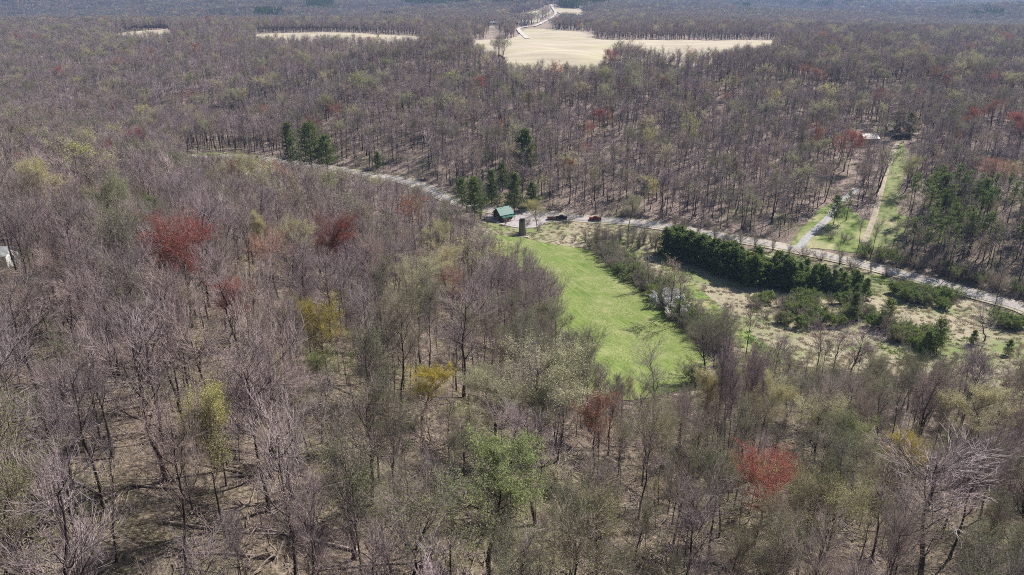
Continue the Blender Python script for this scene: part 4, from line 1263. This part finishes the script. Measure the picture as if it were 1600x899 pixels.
# one mass for the rest: instances scattered over its own points
def scatter(name, P, idx, rotz, scl, protos, label, cat):
    """a vertex cloud whose modifier sets one of protos on each vertex"""
    me = bpy.data.meshes.new(name)
    me.vertices.add(len(P)); me.vertices.foreach_set('co', np.asarray(P, np.float32).ravel())
    a = me.attributes.new('kind_index', 'INT', 'POINT'); a.data.foreach_set('value', np.asarray(idx, np.int32))
    a = me.attributes.new('turn', 'FLOAT_VECTOR', 'POINT'); a.data.foreach_set('vector', np.asarray(rotz, np.float32).ravel())
    a = me.attributes.new('size', 'FLOAT_VECTOR', 'POINT'); a.data.foreach_set('vector', np.asarray(scl, np.float32).ravel())
    me.update()
    o = obj(name, me)
    col = bpy.data.collections.new(name + '_kinds')
    for k, mesh in enumerate(protos):
        po = bpy.data.objects.new(f'{name}_kind_{k:02d}', mesh); col.objects.link(po)
    ng = bpy.data.node_groups.new(name, 'GeometryNodeTree')
    ng.interface.new_socket('Geometry', in_out='INPUT', socket_type='NodeSocketGeometry')
    ng.interface.new_socket('Geometry', in_out='OUTPUT', socket_type='NodeSocketGeometry')
    N = ng.nodes; Lk = ng.links
    gi, go = N.new('NodeGroupInput'), N.new('NodeGroupOutput')
    ci = N.new('GeometryNodeCollectionInfo'); ci.inputs['Collection'].default_value = col
    ci.inputs['Separate Children'].default_value = True; ci.inputs['Reset Children'].default_value = True
    ip = N.new('GeometryNodeInstanceOnPoints'); ip.inputs['Pick Instance'].default_value = True
    def at(nm, ty):
        q = N.new('GeometryNodeInputNamedAttribute'); q.data_type = ty; q.inputs['Name'].default_value = nm
        return q.outputs['Attribute']
    Lk.new(gi.outputs[0], ip.inputs['Points']); Lk.new(ci.outputs[0], ip.inputs['Instance'])
    Lk.new(at('kind_index', 'INT'), ip.inputs['Instance Index'])
    Lk.new(at('turn', 'FLOAT_VECTOR'), ip.inputs['Rotation']); Lk.new(at('size', 'FLOAT_VECTOR'), ip.inputs['Scale'])
    Lk.new(ip.outputs[0], go.inputs[0])
    md = o.modifiers.new('scatter', 'NODES'); md.node_group = ng
    tag(o, label, cat, kind='stuff')
    return o

MIDB = ['bare'] * 6 + ['olive', 'olive', 'tan', 'tan', 'pale', 'orange', 'yellow', 'red']
MIDS = ['pole', 'slender', 'pole', 'vase', 'pole', 'forked', 'slender', 'vase', 'pole', 'slender', 'spreading', 'spreading', 'spreading', 'vase']
mid_protos = [lod_mesh(q, b_, 1, 'woodland_tree', MIDS[q]) for q, b_ in enumerate(MIDB)]
near_bare = []
for v in range(8):     # nearer rest trees share the detailed shapes
    A = Acc(); wood, twigs, ends, rr_ = tree_arrays(100 + v, 18.0, STY[v])
    for P, R, s in wood: A.tubes(P, R, s, 0)
    for P, R, s in twigs: A.tubes(P, R, s, 1)
    near_bare.append(A.mesh('woodland_tree', [m_bark, m_twig]))
all_protos = mid_protos + near_bare
def pick(bd, d, q):
    if bd == 'bare' or d < 110:
        return len(mid_protos) + q % 8 if d < 230 else q % 6
    return {'olive': 6 + q % 2, 'tan': 8 + q % 2, 'red': 13, 'pale': 10, 'orange': 11, 'yellow': 12}[bd]
ii = [pick(bud[i], dist[i], int(sty[i])) for i in rest]
R3 = np.stack([r.normal(0, 0.03, len(rest)), r.normal(0, 0.03, len(rest)), rot[rest]], 1)
sw = hgt[rest] * r.uniform(0.85, 1.35, len(rest))
S3 = np.stack([sw, sw, hgt[rest]], 1)
scatter('woodland', np.stack([x[rest], y[rest], z[rest]], 1), ii, R3, S3, all_protos, 'leafless grey-brown hillside wood beyond the valley road', 'woodland')
print('individual bare', cnt, 'rest', len(rest))

# thin young trees under the big ones
r = np.random.default_rng(9)
x, y = jitter_grid(-330, 350, 18, 290, 5.6, r)
k = np.abs(x) < 0.72 * y + 45; x, y = x[k], y[k]
k = free(x, y, 1.0); x, y = x[k], y[k]; z = H(x, y)
hs = r.uniform(0.26, 0.55, len(x))
ppx, ppy = proj(x, y, z); road_py = np.interp(ppx, [p[0] for p in main_pix], [p[1] for p in main_pix])
gap = np.where((ppx > 292) & (ppx < 740), ppy - road_py - 4, 1e9); gap = np.where(gap < 0, 1e9, gap)
gap2 = np.where((ppx > 740) & (ppx < 1700) & (y < 300), ppy - np.interp(ppx, edge_x, edge_y) + 6, 1e9)
d_ = np.sqrt(x * x + y * y + (CAMZ - z) ** 2)
hs = np.minimum(hs, np.minimum(gap, np.where(gap2 < 0, 1e9, gap2)) * d_ / (18 * F))
k = (hs > 0.15) & (r.uniform(0, 1, len(x)) < 0.55)
x, y, z, hs = x[k], y[k], z[k], hs[k]
young = [lod_mesh(40, 'bare', 1, 'young_tree', 'slender'), lod_mesh(41, 'olive', 1, 'young_tree', 'pole'), lod_mesh(42, 'bare', 1, 'young_tree', 'forked'), lod_mesh(43, 'tan', 1, 'young_tree', 'slender'), lod_mesh(44, 'olive', 1, 'young_tree', 'forked')]
scatter('understory_woodland', np.stack([x, y, z], 1), r.integers(0, 5, len(x)), np.stack([r.normal(0, .06, len(x)), r.normal(0, .06, len(x)), r.uniform(0, 6.28, len(x))], 1), np.stack([hs * .8, hs * .8, hs], 1), young,
        'thin young trees and saplings growing under the taller bare trees', 'undergrowth')

# distant woods: stands of small trees
def stand_mesh(seed, n, span, buds):
    r_ = np.random.default_rng(seed); A = Acc()
    for k in range(n):
        wood, twigs, ends, rr_ = tree_arrays(900 + seed * 40 + k, 18.0, STY[int(r_.integers(0, 8))], 2)
        off = np.array([(k % 4 + r_.uniform(-.3, .3) - 1.5) * span / 4, (k // 4 + r_.uniform(-.3, .3) - 1.5) * span / 4, 0.0]); sc = r_.uniform(0.75, 1.1)
        for P, R, s in wood: A.tubes(P * sc + off, R * 1.6, 3, 0)
        for P, R, s in twigs: A.tubes(P * sc + off, R * 1.7, 3, 1)
        b_ = buds[int(r_.integers(0, len(buds)))]
        n_, s_ = BUDS[2][b_]
        A.leaves(bud_points(ends, n_ * 2 // 3, rr_, 0.4) * sc + off, s_ * 1.3, {'olive': 2, 'tan': 3, 'pale': 4, 'orange': 5, 'bare': 6}[b_], r=rr_)
    return A.mesh('stand', [m_bark, m_twig, LEAF['olive'], LEAF['tan'], LEAF['pale'], LEAF['orange'], LEAF['bare']])
stands = [stand_mesh(k, 16, 32.0, ['bare'] * 7 + ['tan', 'olive', 'olive', 'pale', 'bare', 'orange']) for k in range(7)]
r = np.random.default_rng(5)
xs, ys = [], []
for (y0, y1, sp) in ((2180, 2200, 30), (2000, 3600, 38), (3600, 7000, 75)):
    a_, b_ = jitter_grid(-0.76 * y1 - 60, 0.76 * y1 + 60, y0, y1, sp, r, 0.25)
    k = np.abs(a_) < 0.76 * b_ + 60
    xs.append(a_[k]); ys.append(b_[k])
x, y = np.concatenate(xs), np.concatenate(ys)
k = free(x, y, 10)
for ox, oy in ((13, 0), (-13, 0), (0, 13), (0, -13)): k &= free(x + ox, y + oy, 0)
for px_, py_, rr in pl: k &= (x - px_) ** 2 + (y - py_) ** 2 > (rr + 14) ** 2
x, y = x[k], y[k]; z = H(x, y)
sc = np.where(y < 3600, 1.0, 1.5) * r.uniform(0.85, 1.15, len(x))
sxy = sc * np.where(y < 2000, 1.0, np.where(y < 3600, 1.25, 1.7))
scatter('distant_woodland', np.stack([x, y, z - 0.3], 1), r.integers(0, 7, len(x)), np.stack([0 * x, 0 * x, r.uniform(0, 6.28, len(x))], 1), np.stack([sxy, sxy, sc], 1), stands,
        'blue-grey leafless woods covering the far hills below the skyline', 'woodland')
print('stands', len(x))

far_mesh = [lod_mesh(60 + q, b_, 2, 'far_tree', st_) for q, (b_, st_) in enumerate([('bare', 'spreading'), ('bare', 'vase'), ('bare', 'spreading'), ('tan', 'spreading'), ('olive', 'spreading'), ('bare', 'vase'), ('pale', 'spreading'), ('tan', 'vase'), ('orange', 'spreading')])]
x, y = jitter_grid(-1700, 1700, 1315, 2200, 12.5, r)
k = np.abs(x) < 0.76 * y + 40; x, y = x[k], y[k]
k = free(x, y, 5) & free(x, y - 18, 0)
for px_, py_, rr in pl: k &= (x - px_) ** 2 + (y - py_) ** 2 > (rr + 6) ** 2
x, y = x[k], y[k]
fs = r.uniform(0.75, 1.15, len(x)); k = ~hides_farm_road(x, y, H(x, y), 17 * fs)
fpx, fpy = proj(x, y, H(x, y) + 10)
for cx, cy, ww, hh, cd in crowns: k &= ~((np.abs(fpx - cx) < ww + 4) & (np.abs(fpy - cy) < 9) & (np.hypot(x, y) < cd))
x, y, fs = x[k], y[k], fs[k]; fw = fs * r.uniform(1.4, 2.1, len(x))
pk = r.choice(9, len(x), p=[.2, .17, .2, .12, .05, .14, .05, .05, .02])
scatter('far_woodland', np.stack([x, y, H(x, y)], 1), pk, np.stack([0 * x, 0 * x, r.uniform(0, 6.28, len(x))], 1), np.stack([fw, fw, fs], 1), far_mesh,
        'leafless woods on the plateau around and beyond the pale fields', 'woodland')

# far pine plantations on the ridges
far_pine = []
for q in range(3):
    A = Acc(); rr_ = np.random.default_rng(60 + q)
    for k_ in range(9):
        h_ = rr_.uniform(13, 19); off = np.array([(k_ % 3 - 1) * 7 + rr_.uniform(-2, 2), (k_ // 3 - 1) * 7 + rr_.uniform(-2, 2), 0])
        zz = rr_.uniform(0.15, 1.0, 260); an = rr_.uniform(0, 6.28, 260); ra = (1.05 - zz) * h_ * 0.24 * np.sqrt(rr_.uniform(0.2, 1, 260))
        A.leaves(np.stack([ra * np.cos(an), ra * np.sin(an), zz * h_], 1) + off, 0.8, 0, r=rr_)
        T = np.zeros((1, 2, 3)); T[0, 0] = off; T[0, 1] = off + [0, 0, h_ * .9]
        A.tubes(T, np.array([[0.25, 0.08]]), 4, 1)
    far_pine.append(A.mesh('pine_stand', [m_needle, m_pinebark]))
pp = []
for pix, n_ in [([(600,6),(700,3),(850,3),(862,7),(790,12),(700,14),(640,12)], 170), ([(1115,12),(1180,10),(1300,7),(1420,7),(1540,9),(1530,13),(1400,13),(1290,16),(1240,18),(1150,19)], 260), ([(482,12),(500,9),(520,12),(518,18),(495,19),(484,18)], 26),
                ([(405,27),(440,26),(440,30),(408,31)], 8), ([(600,33),(616,33),(616,37),(600,37)], 5), ([(1520,30),(1560,28),(1560,32),(1520,33)], 5), ([(880,12),(900,11),(900,14),(880,14)], 5), ([(920,12),(940,11),(945,13),(922,14)], 6)]:
    P = [hit(*p) for p in pix]; A_ = np.array(P)
    t_ = 0
    while t_ < n_ * 3:
        X_, Y_ = random.uniform(A_[:, 0].min(), A_[:, 0].max()), random.uniform(A_[:, 1].min(), A_[:, 1].max())
        t_ += 1
        if inside(P, np.array([X_]), np.array([Y_]))[0]: pp.append((X_, Y_, H1(X_, Y_)))
pp = np.array(pp)
scatter('distant_pine_woods', pp, r.integers(0, 3, len(pp)), np.stack([0 * pp[:, 0], 0 * pp[:, 0], r.uniform(0, 6, len(pp))], 1), np.repeat(r.uniform(1.3, 1.8, (len(pp), 1)), 3, 1), far_pine,
        'dark green pine plantations along the distant ridges', 'woodland')

# undergrowth: twiggy saplings, briars, fresh green growth on the forest floor
def under(seed, h, leafc, nl, stems, ls):
    r_ = np.random.default_rng(seed); A = Acc()
    P = np.zeros((stems, 4, 3)); R = np.zeros((stems, 4))
    for i in range(stems):
        p = np.array([r_.normal(0, 0.9), r_.normal(0, 0.9), -0.1]); d = np.array([r_.normal(0, .35), r_.normal(0, .35), 1.0]); L = h * r_.uniform(0.4, 1.0)
        for s in range(4): P[i, s] = p; p = p + d * L / 3; d = d + r_.normal(0, 0.15, 3)
        R[i] = np.linspace(0.022, 0.009, 4)
    A.tubes(P, R, 3, 0)
    s2, r2, _ = spawn(r_, P, R, 6, 0.15, 1, 42, h * 0.25, 3, 0.3, 0.15, 0.6, 0.008, 0.6)
    A.tubes(s2, r2, 3, 0)
    mats = [m_twig]
    if leafc:
        A.leaves(bud_points(s2, nl, r_, 0.15), ls, 1, r=r_); mats.append(LEAF[leafc])
    return A.mesh('brush', mats)
def litter_sticks(seed):
    r_ = np.random.default_rng(seed); A = Acc(); n_ = 20
    P = np.zeros((n_, 3, 3))
    for i in range(n_):
        p = np.array([r_.normal(0, 1.5), r_.normal(0, 1.5), 0.12]); a = r_.uniform(0, 6.28); L = r_.uniform(1, 4)
        for s in range(3): P[i, s] = p; p = p + np.array([math.cos(a), math.sin(a), r_.normal(0.02, 0.05)]) * L / 2; a += r_.normal(0, 0.2)
    R = np.tile(np.array([[0.08, 0.06, 0.03]]), (n_, 1)) * r_.uniform(0.5, 1.6, (n_, 1))
    A.tubes(P, R, 4, 0)
    return A.mesh('sticks', [m_deadwood])
up = [under(1, 4.2, None, 0, 9, 0), under(2, 2.6, 'tan', 260, 8, 0.07), under(3, 2.0, 'bush', 420, 7, 0.08), under(4, 3.6, 'olive', 300, 7, 0.08), under(5, 1.4, 'yellow', 260, 8, 0.08), litter_sticks(1), litter_sticks(2)]
r = np.random.default_rng(31)
x, y = jitter_grid(-480, 500, 18, 640, 2.4, r)
k = np.abs(x) < 0.72 * y + 40; x, y = x[k], y[k]
k = free(x, y, 0.0); x, y = x[k], y[k]
gp = waves(x, y, 70, 5, 41)
u = r.uniform(0, 1, len(x))
ix = np.where(u < 0.30, 0, np.where(u < 0.46, 1, np.where(u < 0.60, 3, np.where(u < 0.80, 5, 6))))
ix = np.where((gp > 0.9) & (u > 0.35) & (u < 0.8), np.where(u < 0.6, 2, 4), ix)
keep = r.uniform(0, 1, len(x)) < np.where(y < 240, 0.95, 0.5); x, y, ix = x[keep], y[keep], ix[keep]
ss = r.uniform(0.5, 1.15, len(x))
scatter('undergrowth', np.stack([x, y, H(x, y)], 1), ix, np.stack([0 * x, 0 * x, r.uniform(0, 6.28, len(x))], 1), np.stack([ss, ss, ss], 1), up, 'twiggy undergrowth and fallen sticks on the leafy forest floor', 'undergrowth')

# rank tufts on pasture and meadow edges
def tuft(seed, m, n_=60, h=0.5):
    r_ = np.random.default_rng(seed); A = Acc()
    C = np.stack([r_.normal(0, 0.5, n_), r_.normal(0, 0.5, n_), r_.uniform(0.05, h * 0.6, n_)], 1)
    A.leaves(C, 0.22, 0, quad=False, r=r_)
    return A.mesh('tuft', [m])
m_straw = leaf_mat("straw_blades", (0.32, 0.27, 0.18), (0.58, 0.51, 0.38), 0.3)
m_blade = leaf_mat("green_blades", (0.13, 0.20, 0.04), (0.30, 0.36, 0.11), 0.3)
tp = [tuft(1, m_straw, 70, 0.3), tuft(2, m_straw, 60, 0.22), tuft(3, m_blade, 60, 0.5), under(8, 1.2, 'tan', 60, 8, 0.06)]
pasture_c, meadow_c = clearings[0], clearings[1]
x, y = jitter_grid(-80, 330, 150, 400, 1.9, r)
inp = inside(pasture_c, x, y) & ~inside(meadow_c, x, y) & ~near_road(x, y, 0)
x, y = x[inp], y[inp]; u = r.uniform(0, 1, len(x)); keep = r.uniform(0, 1, len(x)) < 0.5; x, y, u = x[keep], y[keep], u[keep]
gp = waves(x, y, 40, 5, 71)
ix = np.where(gp > 0.7, 2, np.where(u < 0.35, 0, 1))
s_ = r.uniform(0.6, 1.3, len(x))
scatter('tall_grass', np.stack([x, y, H(x, y) + 0.05], 1), ix, np.stack([0 * x, 0 * x, r.uniform(0, 6.28, len(x))], 1), np.stack([s_, s_, s_], 1), tp, 'rank dry grass tussocks covering the pasture between meadow and road', 'tall grass')

# fallen logs on the forest floor
logs = []
for v in range(3):
    r_ = np.random.default_rng(200 + v)
    P = np.zeros((1, 6, 3)); P[0, :, 0] = np.linspace(0, 11, 6); P[0, :, 1] = np.cumsum(r_.normal(0, 0.15, 6)); P[0, :, 2] = 0.15
    R = np.linspace(0.17, 0.06, 6)[None]
    A = Acc(); A.tubes(P, R, 7)
    A2 = Acc(); b_, bR, _ = spawn(r_, P, R, 7, 0.45, 1, 45, 2.6, 4, 0.0, 0.15, 0.4, 0.02, 0.4); b_[..., 2] = np.abs(b_[..., 2]); A2.tubes(b_, bR, 4)
    logs.append((A.mesh('log', [m_deadwood]), A2.mesh('branches', [m_deadwood])))
r = np.random.default_rng(77)
spots = [(60,655),(95,668),(130,640),(40,690),(110,690),(30,860),(200,760),(330,700),(480,745),(600,700),(430,870),(560,860),(650,880),(300,620),(210,560),(420,640),(560,620),(720,590),
         (690,690),(900,790),(1010,780),(960,700),(1080,770),(1240,860),(1350,830),(150,600),(250,820),(380,740),(640,640),(90,745)]
for q, (px, py) in enumerate(spots):
    X_, Y_, Z_ = wpos(px, py)
    L = min(LM2, key=lambda s: (s[0] - px) ** 2 + (s[1] - py) ** 2)
    an = random.gauss(0.1, 0.45) + (math.pi if random.random() < 0.5 else 0)
    e_ = (H1(X_ + 5 * math.cos(an), Y_ + 5 * math.sin(an)) - H1(X_, Y_)) / 5
    sc_ = random.uniform(0.6, 1.1)
    o = add_pair('fallen_log', logs[q % 3], (X_, Y_, Z_ + 0.05), an, sc_, ('log', 'branches'), tilt=(0, -math.atan(e_)))
    o['_l'] = f"{'long' if sc_ > 0.85 else 'short'} weathered fallen trunk on leaf litter near {L[2]}"
    o['category'] = 'fallen log'; o['group'] = 'fallen logs on the forest floor'
    o['_x'] = px
same = {}
for o in list(COL.objects):
    if '_l' in o: same.setdefault(o['_l'], []).append(o)
for t, lst in same.items():
    lst.sort(key=lambda q: q['_x'])
    for k, o in enumerate(lst):
        o['label'] = t if len(lst) == 1 else t + ', ' + ORD[k]
        del o['_l']; del o['_x']

# look-alikes: rows and order from the left
NTH = 'first second third fourth fifth sixth seventh eighth ninth tenth eleventh twelfth thirteenth fourteenth fifteenth sixteenth seventeenth eighteenth nineteenth twentieth'.split()
def from_left(lst):
    return sorted(lst, key=lambda o: float(proj(o.location.x, o.location.y, o.location.z)[0]))
wr = {0: [], 1: [], 2: []}
for o in list(COL.objects):
    if '_w' in o: wr[o['_w']].append(o); del o['_w']
near_first = sorted(wr, key=lambda k: float(np.mean([o.location.y for o in wr[k]])))
for nm_, k in zip(('near', 'middle', 'far'), near_first):
    for n_, o in enumerate(from_left(wr[k])):
        o['label'] = f'dense dark pine, {NTH[min(n_, 19)]} from the left in the {nm_} row of the windbreak'
dl = {}
for o in list(COL.objects):
    if o.parent is None and 'label' in o and 'category' in o: dl.setdefault(o['label'], []).append(o)
for t, lst in dl.items():
    if 1 < len(lst) <= 16 and len(t.split()) <= 12:
        for n_, o in enumerate(from_left(lst)): o['label'] = t + ', ' + NTH[n_] + ' from left'

# ------------------------------------------------------------ haze
if HAZE:
    zmin = float(GZ[(GY > -2000)].min()) - 1.0
    m = MB(); X0, X1, Y0, Y1 = gx[0] - 20, gx[-1] + 20, gy[0] - 20, gy[-1] + 20
    m.box(X0, X1, Y0, Y1, zmin, float(max(GZ.max() + 40, CAMZ + 5)))
    hz = m.build('haze', None); hz.data.materials.clear()
    hm = bpy.data.materials.new('haze_air'); hm.use_nodes = True
    n = hm.node_tree; n.nodes.clear()
    out = n.nodes.new('ShaderNodeOutputMaterial'); pv = n.nodes.new('ShaderNodeVolumePrincipled')
    pv.inputs['Color'].default_value = (0.42, 0.60, 1.0, 1)
    pv.inputs['Density'].default_value = HAZE
    pv.inputs['Anisotropy'].default_value = 0.2
    n.links.new(pv.outputs[0], out.inputs['Volume'])
    hz.data.materials.append(hm)
    hz['kind'] = 'stuff'; hz['label'] = 'thin bluish haze over the far hills'; hz['category'] = 'haze'
